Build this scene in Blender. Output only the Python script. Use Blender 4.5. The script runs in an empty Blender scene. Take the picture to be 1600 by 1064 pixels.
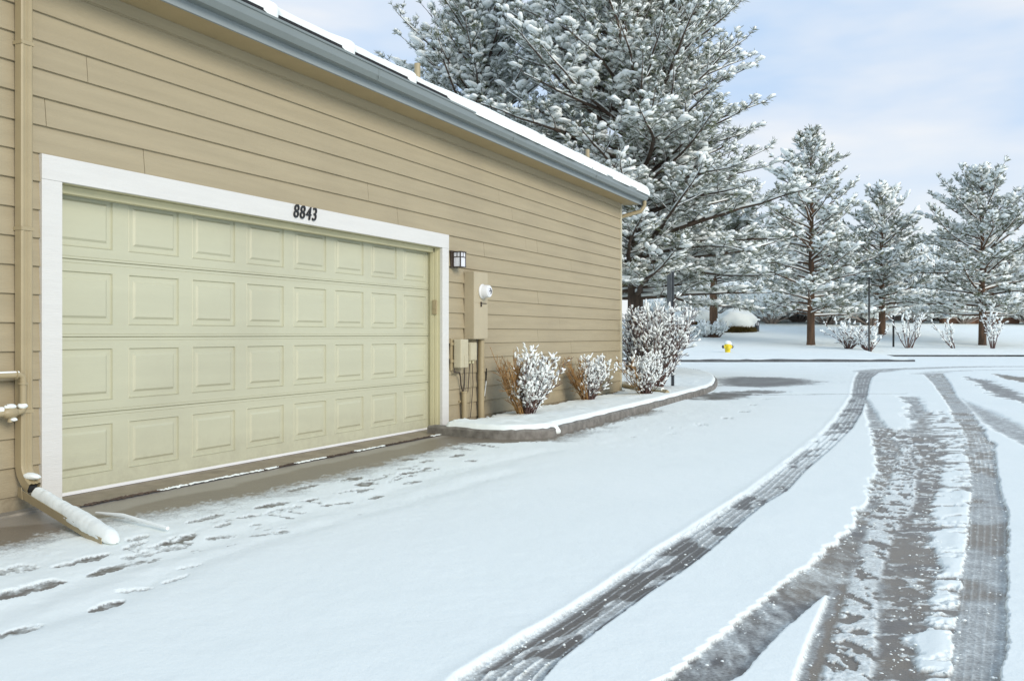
import bpy, bmesh, math
import numpy as np
R = math.radians
scene = bpy.context.scene
COL = scene.collection

# ------------------------------------------------------------------ camera, sky, sun, exposure
F, TH, CX, CY, CH, V0 = 1388.1, 0.4527, 5.185, -3.926, 1.106, 522.5   # surveyed from the photograph
c_, s_ = math.cos(TH), math.sin(TH)
cam = bpy.data.cameras.new('camera'); camo = bpy.data.objects.new('camera', cam); COL.objects.link(camo)
camo.location = (CX, CY, CH); camo.rotation_euler = (math.pi/2, 0, TH)
cam.sensor_width = 36; cam.lens = F/1600*36; cam.shift_y = -(532-V0)/1600
cam.clip_start = 0.05; cam.clip_end = 1500
scene.camera = camo
scene.view_settings.view_transform = 'Standard'; scene.view_settings.look = 'None'
scene.view_settings.exposure = 0.22; scene.view_settings.gamma = 1

SUN_EL, SUN_AZ = R(23), R(116)       # azimuth clockwise from +Y
sd = np.array([math.sin(SUN_AZ)*math.cos(SUN_EL), math.cos(SUN_AZ)*math.cos(SUN_EL), math.sin(SUN_EL)])
sl = bpy.data.lights.new('sun', 'SUN'); sl.energy = 2.0; sl.angle = R(24); sl.color = (1, .93, .83)
so = bpy.data.objects.new('sun', sl); COL.objects.link(so); so.location = (20, -20, 30)
import mathutils
so.rotation_euler = mathutils.Vector(sd).to_track_quat('Z', 'Y').to_euler()

world = bpy.data.worlds.new('World'); scene.world = world; world.use_nodes = True
wt = world.node_tree; wn = wt.nodes; wn.clear(); wl = wt.links
wo = wn.new('ShaderNodeOutputWorld'); wb = wn.new('ShaderNodeBackground'); wb.inputs[1].default_value = 0.09
sky = wn.new('ShaderNodeTexSky'); sky.sky_type = 'NISHITA'; sky.sun_disc = False
sky.sun_elevation = SUN_EL; sky.sun_rotation = SUN_AZ
tc = wn.new('ShaderNodeTexCoord'); mp = wn.new('ShaderNodeMapping'); mp.inputs['Scale'].default_value = (1.1, 1.1, 3.6)
mp.inputs['Location'].default_value = (.35, .1, .2)
nz = wn.new('ShaderNodeTexNoise'); nz.inputs['Scale'].default_value = 1.9; nz.inputs['Detail'].default_value = 5; nz.inputs['Roughness'].default_value = .5
rp = wn.new('ShaderNodeValToRGB'); rp.color_ramp.elements[0].position = .41; rp.color_ramp.elements[1].position = .66
rp.color_ramp.elements[0].color = (4.3, 6.5, 9.5, 1); rp.color_ramp.elements[1].color = (8.9, 9.15, 9.5, 1)
for e in rp.color_ramp.elements: e.color = tuple(x/10 for x in e.color[:3])+(1,)
sx = wn.new('ShaderNodeSeparateXYZ'); mr = wn.new('ShaderNodeMapRange'); mr.inputs[1].default_value = 0; mr.inputs[2].default_value = .24; mr.inputs[3].default_value = 1; mr.inputs[4].default_value = 0
mr.interpolation_type = 'SMOOTHSTEP'
hz = wn.new('ShaderNodeMixRGB'); hz.inputs[2].default_value = (.92, .955, .965, 1)
m2 = wn.new('ShaderNodeVectorMath'); m2.operation = 'SCALE'; m2.inputs[3].default_value = 10
mx = wn.new('ShaderNodeMixRGB'); mx.inputs[0].default_value = .93
wl.new(tc.outputs['Generated'], mp.inputs[0]); wl.new(mp.outputs[0], nz.inputs['Vector']); wl.new(nz.outputs[0], rp.inputs[0])
wl.new(tc.outputs['Generated'], sx.inputs[0]); wl.new(sx.outputs[2], mr.inputs[0]); wl.new(mr.outputs[0], hz.inputs[0]); wl.new(rp.outputs[0], hz.inputs[1])
wl.new(hz.outputs[0], m2.inputs[0]); wl.new(sky.outputs[0], mx.inputs[1]); wl.new(m2.outputs[0], mx.inputs[2])
wl.new(mx.outputs[0], wb.inputs[0]); wl.new(wb.outputs[0], wo.inputs[0])

# ------------------------------------------------------------------ survey helpers: photo measurement -> place in the world
def ray(u, v):
    a = (u-800)/F; b = -(v-V0)/F
    return (-s_+a*c_, c_+a*s_, b)
def G(u, v, z=0.):
    r = ray(u, v); t = (z-CH)/r[2]; return (CX+r[0]*t, CY+r[1]*t)
def Wl(u, v, x=0.):
    r = ray(u, v); t = (x-CX)/r[0]; return (CY+r[1]*t, CH+r[2]*t)
def P(u, v, d):
    r = ray(u, v); return (CX+r[0]*d, CY+r[1]*d, CH+r[2]*d)
def CF(dd, l):                       # street frame: dd away from the garage court, l to the right
    return CX-s_*dd+c_*l, CY+c_*dd+s_*l
def toDL(x, y):
    return -(x-CX)*s_+(y-CY)*c_, (x-CX)*c_+(y-CY)*s_

# ------------------------------------------------------------------ noise
def _h(ix, iy, seed):
    n = (ix.astype(np.int64)*374761393 + iy.astype(np.int64)*668265263 + seed*982451653) & 0x7fffffff
    n = (n ^ (n >> 13))*1274126177 & 0x7fffffff
    n = (n ^ (n >> 16))*2246822519 & 0x7fffffff
    return ((n ^ (n >> 11)) & 0xffff)/65535.
def noise(x, y, seed=0):
    ix = np.floor(x); iy = np.floor(y); fx = x-ix; fy = y-iy
    fx = fx*fx*(3-2*fx); fy = fy*fy*(3-2*fy)
    return ((_h(ix, iy, seed)*(1-fx)+_h(ix+1, iy, seed)*fx)*(1-fy)+(_h(ix, iy+1, seed)*(1-fx)+_h(ix+1, iy+1, seed)*fx)*fy)
def fbm(x, y, seed=0, o=4):
    s = 0; a = .5; t = 0
    for k in range(o):
        s = s+a*noise(x*2**k, y*2**k, seed+k*7); t += a; a *= .55
    return s/t
def sm(a, b, x):
    t = np.clip((x-a)/(b-a), 0, 1); return t*t*(3-2*t)

# ------------------------------------------------------------------ materials
def mat(name, col, rough=.6, spec=.5, metal=0, var=.08, vscale=3., bump=0., bscale=60., stretch=(1, 1, 1), col2=None, dirt=None):
    m = bpy.data.materials.new(name); m.use_nodes = True; t = m.node_tree; n = t.nodes; L = t.links
    b = n['Principled BSDF']; b.inputs['Roughness'].default_value = rough; b.inputs['Metallic'].default_value = metal
    b.inputs['Specular IOR Level'].default_value = spec
    tc = n.new('ShaderNodeTexCoord'); mp = n.new('ShaderNodeMapping'); mp.inputs['Scale'].default_value = stretch
    g = n.new('ShaderNodeNewGeometry'); L.new(g.outputs['Position'], mp.inputs[0])
    nz = n.new('ShaderNodeTexNoise'); nz.inputs['Scale'].default_value = vscale; nz.inputs['Detail'].default_value = 6; nz.inputs['Roughness'].default_value = .6
    L.new(mp.outputs[0], nz.inputs['Vector'])
    r = n.new('ShaderNodeValToRGB'); r.color_ramp.elements[0].position = .3; r.color_ramp.elements[1].position = .7
    a = np.array(col); bb = np.array(col2) if col2 is not None else a*(1+var)
    a0 = a if col2 is not None else a*(1-var)
    r.color_ramp.elements[0].color = (*a0, 1); r.color_ramp.elements[1].color = (*np.minimum(bb, .95), 1)
    L.new(nz.outputs[0], r.inputs[0]); L.new(r.outputs[0], b.inputs['Base Color'])
    if dirt:       # mud splash and grime that the wall really carries near the ground, plus faint blotches
        sz = n.new('ShaderNodeSeparateXYZ'); L.new(g.outputs['Position'], sz.inputs[0])
        n3 = n.new('ShaderNodeTexNoise'); n3.inputs['Scale'].default_value = 9; n3.inputs['Detail'].default_value = 8; n3.inputs['Roughness'].default_value = .75; L.new(g.outputs['Position'], n3.inputs['Vector'])
        m1 = n.new('ShaderNodeMapRange'); m1.inputs[1].default_value = .02; m1.inputs[2].default_value = dirt[1]; m1.inputs[3].default_value = .34; m1.inputs[4].default_value = .02; L.new(sz.outputs[2], m1.inputs[0])
        m3 = n.new('ShaderNodeMapRange'); m3.inputs[1].default_value = .42; m3.inputs[2].default_value = .72; L.new(n3.outputs[0], m3.inputs[0])
        mu = n.new('ShaderNodeMath'); mu.operation = 'MULTIPLY'; L.new(m1.outputs[0], mu.inputs[0]); L.new(m3.outputs[0], mu.inputs[1])
        n4 = n.new('ShaderNodeTexNoise'); n4.inputs['Scale'].default_value = .8; n4.inputs['Detail'].default_value = 5; L.new(g.outputs['Position'], n4.inputs['Vector'])
        m4 = n.new('ShaderNodeMapRange'); m4.inputs[1].default_value = .5; m4.inputs[2].default_value = .8; m4.inputs[4].default_value = .22; L.new(n4.outputs[0], m4.inputs[0])
        ma = n.new('ShaderNodeMath'); ma.operation = 'ADD'; ma.use_clamp = True; L.new(mu.outputs[0], ma.inputs[0]); L.new(m4.outputs[0], ma.inputs[1])
        mx_ = n.new('ShaderNodeMixRGB'); mx_.inputs[2].default_value = (*dirt[0], 1); L.new(ma.outputs[0], mx_.inputs[0]); L.new(r.outputs[0], mx_.inputs[1]); L.new(mx_.outputs[0], b.inputs['Base Color'])
    if bump:
        n2 = n.new('ShaderNodeTexNoise'); n2.inputs['Scale'].default_value = bscale; n2.inputs['Detail'].default_value = 4
        L.new(mp.outputs[0], n2.inputs['Vector'])
        bp = n.new('ShaderNodeBump'); bp.inputs['Strength'].default_value = bump; bp.inputs['Distance'].default_value = .01
        L.new(n2.outputs[0], bp.inputs['Height']); L.new(bp.outputs[0], b.inputs['Normal'])
    return m
M = {}
M['siding'] = mat('siding', (.380, .318, .206), .62, .3, var=.07, dirt=((.20, .16, .11), .55), vscale=2.2, bump=.35, bscale=40, stretch=(1, .35, 6))
M['siding_joint'] = mat('siding_joint', (.30, .25, .16), .8)
M['tanpaint'] = mat('tanpaint', (.37, .30, .175), .45, .5, var=.07, vscale=5)
M['cabinet'] = mat('cabinet', (.44, .375, .25), .5, .4, var=.05, vscale=4)
M['lightbox'] = mat('lightbox', (.50, .45, .31), .5, .4, var=.05, vscale=9)
M['trim'] = mat('trim', (.665, .65, .61), .55, .4, var=.03, vscale=6, bump=.25, bscale=50, stretch=(1, .3, 4))
M['cornertrim'] = mat('cornertrim', (.66, .62, .48), .6, var=.04)
M['cream'] = mat('cream', (.60, .56, .36), .55, .4, var=.04, dirt=((.3, .26, .18), .3), vscale=4, bump=.1)
M['door'] = mat('door', (.510, .502, .360), .42, .5, var=.035, dirt=((.26, .23, .17), .40), vscale=2.5, bump=.12, bscale=90, stretch=(1, .2, 3))
M['gutter'] = mat('gutter', (.20, .225, .215), .35, .5, var=.06, vscale=2)
M['fascia'] = mat('fascia', (.27, .30, .30), .6, .4, var=.06, vscale=2)
M['soffit'] = mat('soffit', (.40, .31, .17), .7, .3, var=.06, vscale=3, bump=.2)
M['shingle'] = mat('shingle', (.03, .03, .032), .9, .2, var=.5, vscale=60, bump=.6, bscale=120)
M['concrete'] = mat('concrete', (.30, .27, .22), .85, .3, var=.25, vscale=7, bump=.4, bscale=90)
M['slabwet'] = mat('slabwet', (.27, .22, .155), .55, .5, var=.25, vscale=6, bump=.3, bscale=90)
M['foundation'] = mat('foundation', (.20, .16, .10), .85, .3, vscale=8, bump=.5, bscale=50, col2=(.34, .29, .20))
M['kerb'] = mat('kerb', (.12, .108, .09), .7, .4, vscale=9, bump=.5, bscale=70, col2=(.26, .24, .21))
M['farkerb'] = mat('farkerb', (.10, .105, .11), .8, .3, var=.3)
M['black'] = mat('black', (.012, .011, .010), .4, .5)
M['bronze'] = mat('bronze', (.05, .035, .025), .45, .5)
M['rubber'] = mat('rubber', (.05, .05, .05), .8)
M['glass'] = mat('glass', (.72, .72, .74), .25, .5, var=.05, vscale=60)
M['white'] = mat('white', (.78, .78, .77), .4, .5, var=.03)
M['steel'] = mat('steel', (.07, .08, .09), .5, .5, var=.3, vscale=8)
M['bark'] = mat('bark', (.05, .038, .03), .9, .2, vscale=7, bump=.6, bscale=30, col2=(.14, .10, .075), stretch=(1, 1, .3))
M['barkpine'] = mat('barkpine', (.05, .038, .03), .9, .2, vscale=3, bump=.9, bscale=14, col2=(.19, .11, .065), stretch=(1, 1, .25))
M['greybark'] = mat('greybark', (.06, .05, .042), .9, .2, vscale=9, col2=(.15, .12, .10))
M['twig'] = mat('twig', (.30, .16, .065), .75, .3, vscale=14, col2=(.13, .07, .04))
M['twigdark'] = mat('twigdark', (.07, .045, .04), .8, .3, vscale=14, col2=(.17, .10, .085))
M['twigred'] = mat('twigred', (.28, .21, .17), .8, .3, vscale=1.2, col2=(.48, .42, .38))
M['twigorange'] = mat('twigorange', (.46, .27, .10), .7, .3, vscale=10, col2=(.26, .14, .06))
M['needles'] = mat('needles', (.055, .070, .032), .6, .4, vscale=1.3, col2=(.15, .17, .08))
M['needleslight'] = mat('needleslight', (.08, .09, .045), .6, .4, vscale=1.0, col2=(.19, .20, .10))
M['hedge'] = mat('hedge', (.10, .07, .02), .8, .3, vscale=3, col2=(.20, .15, .05))
M['brick'] = mat('brick', (.22, .11, .07), .85, .3, vscale=2, col2=(.33, .20, .13))
M['housewall'] = mat('housewall', (.50, .43, .33), .85, .3, vscale=.8, col2=(.58, .50, .40))
M['yellow'] = mat('yellow', (.78, .60, .02), .45, .5, var=.08, vscale=6)
M['snowc'] = mat('snowc', (.85, .885, .85), .75, .2, var=.02, vscale=4, bump=.25, bscale=35)
for nm in ('snowc',):
    b = M[nm].node_tree.nodes['Principled BSDF']
M['snowtree'] = mat('snowtree', (.90, .93, .905), .8, .15, var=.02, vscale=2)

for nm in ('needles', 'needleslight'):     # hoar frost whitens some sprays
    t = M[nm].node_tree; n = t.nodes; L = t.links; b = n['Principled BSDF']; src = b.inputs['Base Color'].links[0].from_socket
    g = n.new('ShaderNodeNewGeometry'); q = n.new('ShaderNodeTexNoise'); q.inputs['Scale'].default_value = 5.5; q.inputs['Detail'].default_value = 4; L.new(g.outputs['Position'], q.inputs['Vector'])
    m = n.new('ShaderNodeMapRange'); m.inputs[1].default_value = .42; m.inputs[2].default_value = .62; m.inputs[4].default_value = .85; L.new(q.outputs[0], m.inputs[0])
    x = n.new('ShaderNodeMixRGB'); x.inputs[2].default_value = (.58, .61, .59, 1); L.new(m.outputs[0], x.inputs[0]); L.new(src, x.inputs[1]); L.new(x.outputs[0], b.inputs['Base Color'])

def ground_mat(name):
    m = bpy.data.materials.new(name); m.use_nodes = True; t = m.node_tree; n = t.nodes; L = t.links
    b = n['Principled BSDF']
    g = n.new('ShaderNodeNewGeometry')
    ac = n.new('ShaderNodeAttribute'); ac.attribute_name = 'cover'
    at = n.new('ShaderNodeAttribute'); at.attribute_name = 'tone'
    def nzn(s, d=4, r=.6):
        q = n.new('ShaderNodeTexNoise'); q.inputs['Scale'].default_value = s; q.inputs['Detail'].default_value = d; q.inputs['Roughness'].default_value = r
        L.new(g.outputs['Position'], q.inputs['Vector']); return q.outputs[0]
    def math_(op, a, b_, clamp=False):
        q = n.new('ShaderNodeMath'); q.operation = op; q.use_clamp = clamp
        for i, v in enumerate((a, b_)):
            if hasattr(v, 'links'): L.new(v, q.inputs[i])
            else: q.inputs[i].default_value = v
        return q.outputs[0]
    fine = nzn(75, 3); mid = nzn(14, 4)
    # noise is strongest for half-melted cover
    k = math_('MULTIPLY', ac.outputs['Fac'], math_('SUBTRACT', 1.0, ac.outputs['Fac']))
    amp = math_('MULTIPLY', k, 3.0)
    nn = math_('ADD', math_('SUBTRACT', fine, .5), math_('MULTIPLY', math_('SUBTRACT', mid, .5), .7))
    cv = math_('ADD', ac.outputs['Fac'], math_('MULTIPLY', amp, nn), True)
    pav = n.new('ShaderNodeValToRGB')
    e = pav.color_ramp.elements; e[0].position = .0; e[0].color = (.125, .12, .117, 1); e[1].position = 1; e[1].color = (.34, .31, .26, 1)
    q = e.new(.5); q.color = (.225, .19, .145, 1)
    L.new(at.outputs['Fac'], pav.inputs[0])
    pv = n.new('ShaderNodeMixRGB'); pv.blend_type = 'MULTIPLY'; pv.inputs[0].default_value = 1
    rr = n.new('ShaderNodeValToRGB'); rr.color_ramp.elements[0].position = .25; rr.color_ramp.elements[1].position = .75
    rr.color_ramp.elements[0].color = (.62, .62, .64, 1); rr.color_ramp.elements[1].color = (1.25, 1.22, 1.18, 1)
    L.new(nzn(160, 3, .7), rr.inputs[0]); L.new(pav.outputs[0], pv.inputs[1]); L.new(rr.outputs[0], pv.inputs[2])
    ramp = n.new('ShaderNodeValToRGB')
    e = ramp.color_ramp.elements; e[0].position = .12; e[0].color = (0, 0, 0, 1); e[1].position = .80; e[1].color = (1, 1, 1, 1)
    q = e.new(.45); q.color = (.42, .42, .42, 1)
    L.new(cv, ramp.inputs[0])
    mix = n.new('ShaderNodeMixRGB'); L.new(ramp.outputs[0], mix.inputs[0]); L.new(pv.outputs[0], mix.inputs[1])
    sn = n.new('ShaderNodeValToRGB'); sn.color_ramp.elements[0].position = .35; sn.color_ramp.elements[1].position = .65; sn.color_ramp.elements[0].color = (.815, .86, .825, 1); sn.color_ramp.elements[1].color = (.86, .895, .86, 1)
    L.new(math_('ADD', math_('MULTIPLY', nzn(.7, 3), .5), math_('MULTIPLY', nzn(110, 3, .8), .5)), sn.inputs[0]); L.new(sn.outputs[0], mix.inputs[2]); L.new(mix.outputs[0], b.inputs['Base Color'])
    ro = n.new('ShaderNodeMapRange'); ro.inputs[3].default_value = .38; ro.inputs[4].default_value = .8; L.new(ramp.outputs[0], ro.inputs[0]); L.new(ro.outputs[0], b.inputs['Roughness'])
    sp = n.new('ShaderNodeMapRange'); sp.inputs[3].default_value = .4; sp.inputs[4].default_value = .12; L.new(ramp.outputs[0], sp.inputs[0]); L.new(sp.outputs[0], b.inputs['Specular IOR Level'])
    bp = n.new('ShaderNodeBump'); bp.inputs['Strength'].default_value = .5; bp.inputs['Distance'].default_value = .004
    hh = math_('ADD', math_('MULTIPLY', ramp.outputs[0], 1.5), math_('ADD', math_('MULTIPLY', fine, .75), math_('MULTIPLY', mid, 1.1)))
    L.new(hh, bp.inputs['Height']); L.new(bp.outputs[0], b.inputs['Normal'])
    return m
M['ground'] = ground_mat('snowy_ground')

# ------------------------------------------------------------------ mesh helpers
def link(o, parent=None):
    COL.objects.link(o)
    if parent: o.parent = parent
    return o
def mesh_np(name, V, Fc, material, parent=None, smooth=False, attrs=None):
    V = np.asarray(V, dtype=np.float32); Fc = np.asarray(Fc, dtype=np.int32)
    me = bpy.data.meshes.new(name); k = Fc.shape[1]
    me.vertices.add(len(V)); me.vertices.foreach_set('co', V.ravel())
    me.loops.add(Fc.size); me.loops.foreach_set('vertex_index', Fc.ravel())
    me.polygons.add(len(Fc)); me.polygons.foreach_set('loop_start', np.arange(0, Fc.size, k, dtype=np.int32))
    me.polygons.foreach_set('loop_total', np.full(len(Fc), k, dtype=np.int32))
    if smooth: me.polygons.foreach_set('use_smooth', np.ones(len(Fc), dtype=bool))
    me.update(calc_edges=True)
    for a, v in (attrs or {}).items():
        at = me.attributes.new(a, 'FLOAT', 'POINT'); at.data.foreach_set('value', np.asarray(v, dtype=np.float32).ravel())
    me.materials.append(M[material]); o = bpy.data.objects.new(name, me)
    return link(o, parent)
def tag(o, label=None, cat=None, group=None, kind=None):
    if label: o['label'] = label
    if cat: o['category'] = cat
    if group: o['group'] = group
    if kind: o['kind'] = kind
    return o
def thing(name, label, cat, loc=(0, 0, 0), rz=0, group=None):
    o = bpy.data.objects.new(name, None); COL.objects.link(o); o.location = loc; o.rotation_euler = (0, 0, rz)
    o.empty_display_size = .2
    return tag(o, label, cat, group)
class MB:
    def __init__(s): s.v = []; s.f = []
    def add(s, v, f):
        o = len(s.v); s.v += [tuple(p) for p in v]; s.f += [tuple(i+o for i in q) for q in f]; return s
    def box(s, x0, x1, y0, y1, z0, z1, b=0):
        if b <= 0:
            v = [(x, y, z) for x in (x0, x1) for y in (y0, y1) for z in (z0, z1)]
            return s.add(v, [(0, 1, 3, 2), (4, 6, 7, 5), (0, 4, 5, 1), (2, 3, 7, 6), (0, 2, 6, 4), (1, 5, 7, 3)])
        bm = bmesh.new(); bmesh.ops.create_cube(bm, size=1)
        for q in bm.verts: q.co = ((q.co.x+.5)*(x1-x0)+x0, (q.co.y+.5)*(y1-y0)+y0, (q.co.z+.5)*(z1-z0)+z0)
        bmesh.ops.bevel(bm, geom=bm.edges[:], offset=b, segments=2, affect='EDGES', profile=.6)
        bm.verts.index_update(); s.add([q.co[:] for q in bm.verts], [[w.index for w in q.verts] for q in bm.faces]); bm.free(); return s
    def tube(s, pts, r, n=10, cap=True, flat=1.0):
        pts = [np.array(p, float) for p in pts]; rs = r if hasattr(r, '__len__') else [r]*len(pts)
        V = []; up0 = None
        for i, p in enumerate(pts):
            d = pts[min(i+1, len(pts)-1)]-pts[max(i-1, 0)]; d /= np.linalg.norm(d)+1e-9
            if up0 is None:
                a = np.array([0, 0, 1.]) if abs(d[2]) < .9 else np.array([1., 0, 0])
            else: a = up0
            u = a-d*np.dot(a, d); u /= np.linalg.norm(u)+1e-9; up0 = u; w = np.cross(d, u)
            for k in range(n):
                t = 2*math.pi*k/n; V.append(p+rs[i]*(math.cos(t)*u*flat+math.sin(t)*w))
        Fc = []
        for i in range(len(pts)-1):
            for k in range(n):
                Fc.append((i*n+k, i*n+(k+1) % n, (i+1)*n+(k+1) % n, (i+1)*n+k))
        if cap: Fc.append(tuple(range(n-1, -1, -1))); Fc.append(tuple((len(pts)-1)*n+k for k in range(n)))
        return s.add(V, Fc)
    def prism(s, prof, y0, y1):      # profile in (x,z) swept along y
        n = len(prof); V = [(x, y0, z) for x, z in prof]+[(x, y1, z) for x, z in prof]
        Fc = [(k, (k+1) % n, n+(k+1) % n, n+k) for k in range(n)]+[tuple(range(n-1, -1, -1)), tuple(range(n, 2*n))]
        return s.add(V, Fc)
    def lathe(s, prof, c, n=20, axis='z'):   # prof: (r,h)
        V = []; Fc = []
        for r, h in prof:
            for k in range(n):
                t = 2*math.pi*k/n; a, b = r*math.cos(t), r*math.sin(t)
                V.append((c[0]+a, c[1]+b, c[2]+h) if axis == 'z' else (c[0]+h, c[1]+a, c[2]+b) if axis == 'x' else (c[0]+a, c[1]+h, c[2]+b))
        for i in range(len(prof)-1):
            for k in range(n): Fc.append((i*n+k, i*n+(k+1) % n, (i+1)*n+(k+1) % n, (i+1)*n+k))
        Fc.append(tuple(range(n-1, -1, -1))); Fc.append(tuple((len(prof)-1)*n+k for k in range(n)))
        return s.add(V, Fc)
    def build(s, name, m, parent=None, smooth=False):
        me = bpy.data.meshes.new(name); me.from_pydata(s.v, [], s.f)
        bm = bmesh.new(); bm.from_mesh(me); bmesh.ops.recalc_face_normals(bm, faces=bm.faces); bm.to_mesh(me); bm.free()
        if smooth:
            for p in me.polygons: p.use_smooth = True
            me.set_sharp_from_angle(angle=R(40))
        me.materials.append(M[m]); o = bpy.data.objects.new(name, me)
        return link(o, parent)

def segs_np(S, n=4):       # S rows: p0 p1 r0 r1 -> open cones
    S = np.asarray(S, float); p0, p1, r0, r1 = S[:, :3], S[:, 3:6], S[:, 6], S[:, 7]
    d = p1-p0; d /= np.linalg.norm(d, axis=1)[:, None]+1e-9
    a = np.where(np.abs(d[:, 2:3]) < .8, [[0, 0, 1.]], [[1., 0, 0]])
    u = np.cross(a, d); u /= np.linalg.norm(u, axis=1)[:, None]+1e-9; w = np.cross(d, u)
    t = np.arange(n)*2*np.pi/n; ct, st = np.cos(t)[None, :, None], np.sin(t)[None, :, None]
    ring = ct*u[:, None]+st*w[:, None]
    V = np.concatenate([p0[:, None]+ring*r0[:, None, None], p1[:, None]+ring*r1[:, None, None]], 1).reshape(-1, 3)
    k = np.arange(n); f = np.stack([k, (k+1) % n, n+(k+1) % n, n+k], 1)
    Fc = (f[None]+(np.arange(len(S))*2*n)[:, None, None]).reshape(-1, 4)
    return V, Fc
def inst_np(T, Tf, mats, pos):      # T list of templates
    Vs = []; Fs = []; o = 0; idx = np.arange(len(pos)) % len(T)
    for i, t in enumerate(T):
        s = idx == i
        if not s.any(): continue
        V = np.einsum('mij,nj->mni', mats[s], t)+pos[s][:, None]
        n = len(t); Fs.append((Tf[i][None]+(np.arange(s.sum())*n)[:, None, None]).reshape(-1, Tf[i].shape[1])+o)
        Vs.append(V.reshape(-1, 3)); o += V.shape[0]*n
    return np.concatenate(Vs), np.concatenate(Fs)
def frames(d):     # matrices with local x along d, z as up as possible
    d = d/(np.linalg.norm(d, axis=1)[:, None]+1e-9)
    up = np.tile([[0, 0, 1.]], (len(d), 1)); y = np.cross(up, d); l = np.linalg.norm(y, axis=1)[:, None]
    y = np.where(l > .05, y/(l+1e-9), [[0, 1., 0]]); z = np.cross(d, y)
    return np.stack([d, y, z], 2)
rg = np.random.default_rng(5)
def blob_templates(k=5):
    T = []; Fs = []
    for q in range(k):
        n = 7; V = []
        for r, h in ((.55, -.55), (1.0, -.1), (.78, .55)):
            for i in range(n):
                t = 2*math.pi*i/n+rg.uniform(-.2, .2); rr = r*rg.uniform(.78, 1.2)
                V.append((rr*math.cos(t), rr*math.sin(t), h+rg.uniform(-.15, .15)))
        V.append((0, 0, .95)); V.append((0, 0, -.6)); f = []
        for j in range(2):
            for i in range(n):
                a, b, c, d = j*n+i, j*n+(i+1) % n, (j+1)*n+(i+1) % n, (j+1)*n+i
                f += [(a, b, c), (a, c, d)]
        for i in range(n): f += [(2*n+i, 2*n+(i+1) % n, 3*n), ((i+1) % n, i, 3*n+1)]
        T.append(np.array(V)); Fs.append(np.array(f))
    return T, Fs
BT, BF = blob_templates()
def tuft_templates(nb=13, k=5, w=.055, amin=12, amax=75):
    T = []; Fs = []
    for q in range(k):
        V = []; f = []
        for i in range(nb):
            a = R(rg.uniform(amin, amax)); p = rg.uniform(0, 2*math.pi); L = rg.uniform(.75, 1.1)
            d = np.array([math.cos(a), math.sin(a)*math.cos(p), math.sin(a)*math.sin(p)])
            o = np.array([rg.uniform(-.35, .25), 0, 0]); sd_ = np.cross(d, rg.normal(size=3)); sd_ /= np.linalg.norm(sd_)
            j = len(V); V += [o+sd_*w*.6, o-sd_*w*.6, o+d*L*.6-sd_*w, o+d*L, o+d*L*.6+sd_*w]
            f += [(j, j+1, j+2), (j, j+2, j+4), (j+4, j+2, j+3)]
        T.append(np.array(V)); Fs.append(np.array(f))
    return T, Fs
TT, TF = tuft_templates()
TT2, TF2 = tuft_templates(8, 5, .085)
TT3, TF3 = tuft_templates(11, 5, .085, 8, 62)

# ------------------------------------------------------------------ driveway and street: one survey of what the tyres bared
def D_(v): return F*CH/(v-V0)
trA = [(1250, 560, 690), (1064, 739, 850), (1042, 772, 868), (1018, 809, 899), (977, 875, 950), (931, 945, 1012), (892, 1000, 1070), (862, 1042, 1110), (816, 1113, 1163), (790, 1150, 1194), (770, 1180, 1227), (737, 1220, 1257),
       (701, 1263, 1300), (671, 1297, 1330), (647, 1316, 1345), (620, 1333, 1354), (600, 1335, 1358), (590, 1338, 1362), (581, 1344, 1375)]
trAb = [(653, 1352, 1372), (633, 1352, 1361), (669, 1358, 1386)]
trAb = [(669, 1358, 1386), (653, 1353, 1373), (633, 1352, 1361), (625, 1346, 1356)]
dk1 = [(1300, 600, 700), (1064, 1042, 1156), (1000, 1121, 1215), (940, 1195, 1279), (905, 1236, 1329), (880, 1279, 1340), (840, 1317, 1350), (800, 1345, 1364), (780, 1356, 1378), (740, 1371, 1395), (700, 1365, 1404), (669, 1358, 1386)]
dk1b = [(1300, 1210, 1230), (1064, 1265, 1279), (1000, 1291, 1298), (940, 1310, 1319), (915, 1318, 1329)]
slu = [(1300, 1228, 1345), (1064, 1279, 1365), (1000, 1298, 1373), (940, 1319, 1374), (905, 1329, 1375), (880, 1340, 1383), (840, 1350, 1395), (800, 1364, 1423), (780, 1378, 1431), (740, 1395, 1434), (700, 1404, 1420), (690, 1406, 1412)]
dk2 = [(1300, 1345, 1380), (1064, 1365, 1414), (1000, 1373, 1423), (940, 1374, 1440), (905, 1375, 1452), (880, 1383, 1452), (840, 1395, 1449), (800, 1423, 1449), (780, 1431, 1452), (740, 1434, 1462), (700, 1420, 1468), (690, 1405, 1455), (672, 1384, 1412)]
trC = [(1300, 1440, 1530), (1064, 1483, 1568), (1034, 1487, 1570), (963, 1494, 1575), (892, 1504, 1575), (844, 1511, 1575), (806, 1513, 1575), (774, 1518, 1565), (734, 1516, 1558), (706, 1510, 1555), (681, 1506, 1544), (664, 1499, 1530), (643, 1487, 1518), (619, 1471, 1494), (599, 1457, 1485), (584, 1441, 1473)]
rgh = [(1064, 1414, 1483), (1000, 1423, 1492), (940, 1440, 1498), (880, 1452, 1506), (800, 1449, 1514), (740, 1462, 1516), (700, 1468, 1508), (680, 1440, 1504), (660, 1436, 1494), (645, 1450, 1484)]
def prep(tb):
    a = sorted([(D_(v), (l-800)/F*D_(v), (r-800)/F*D_(v)) for v, l, r in tb]); return np.array(a)
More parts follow.
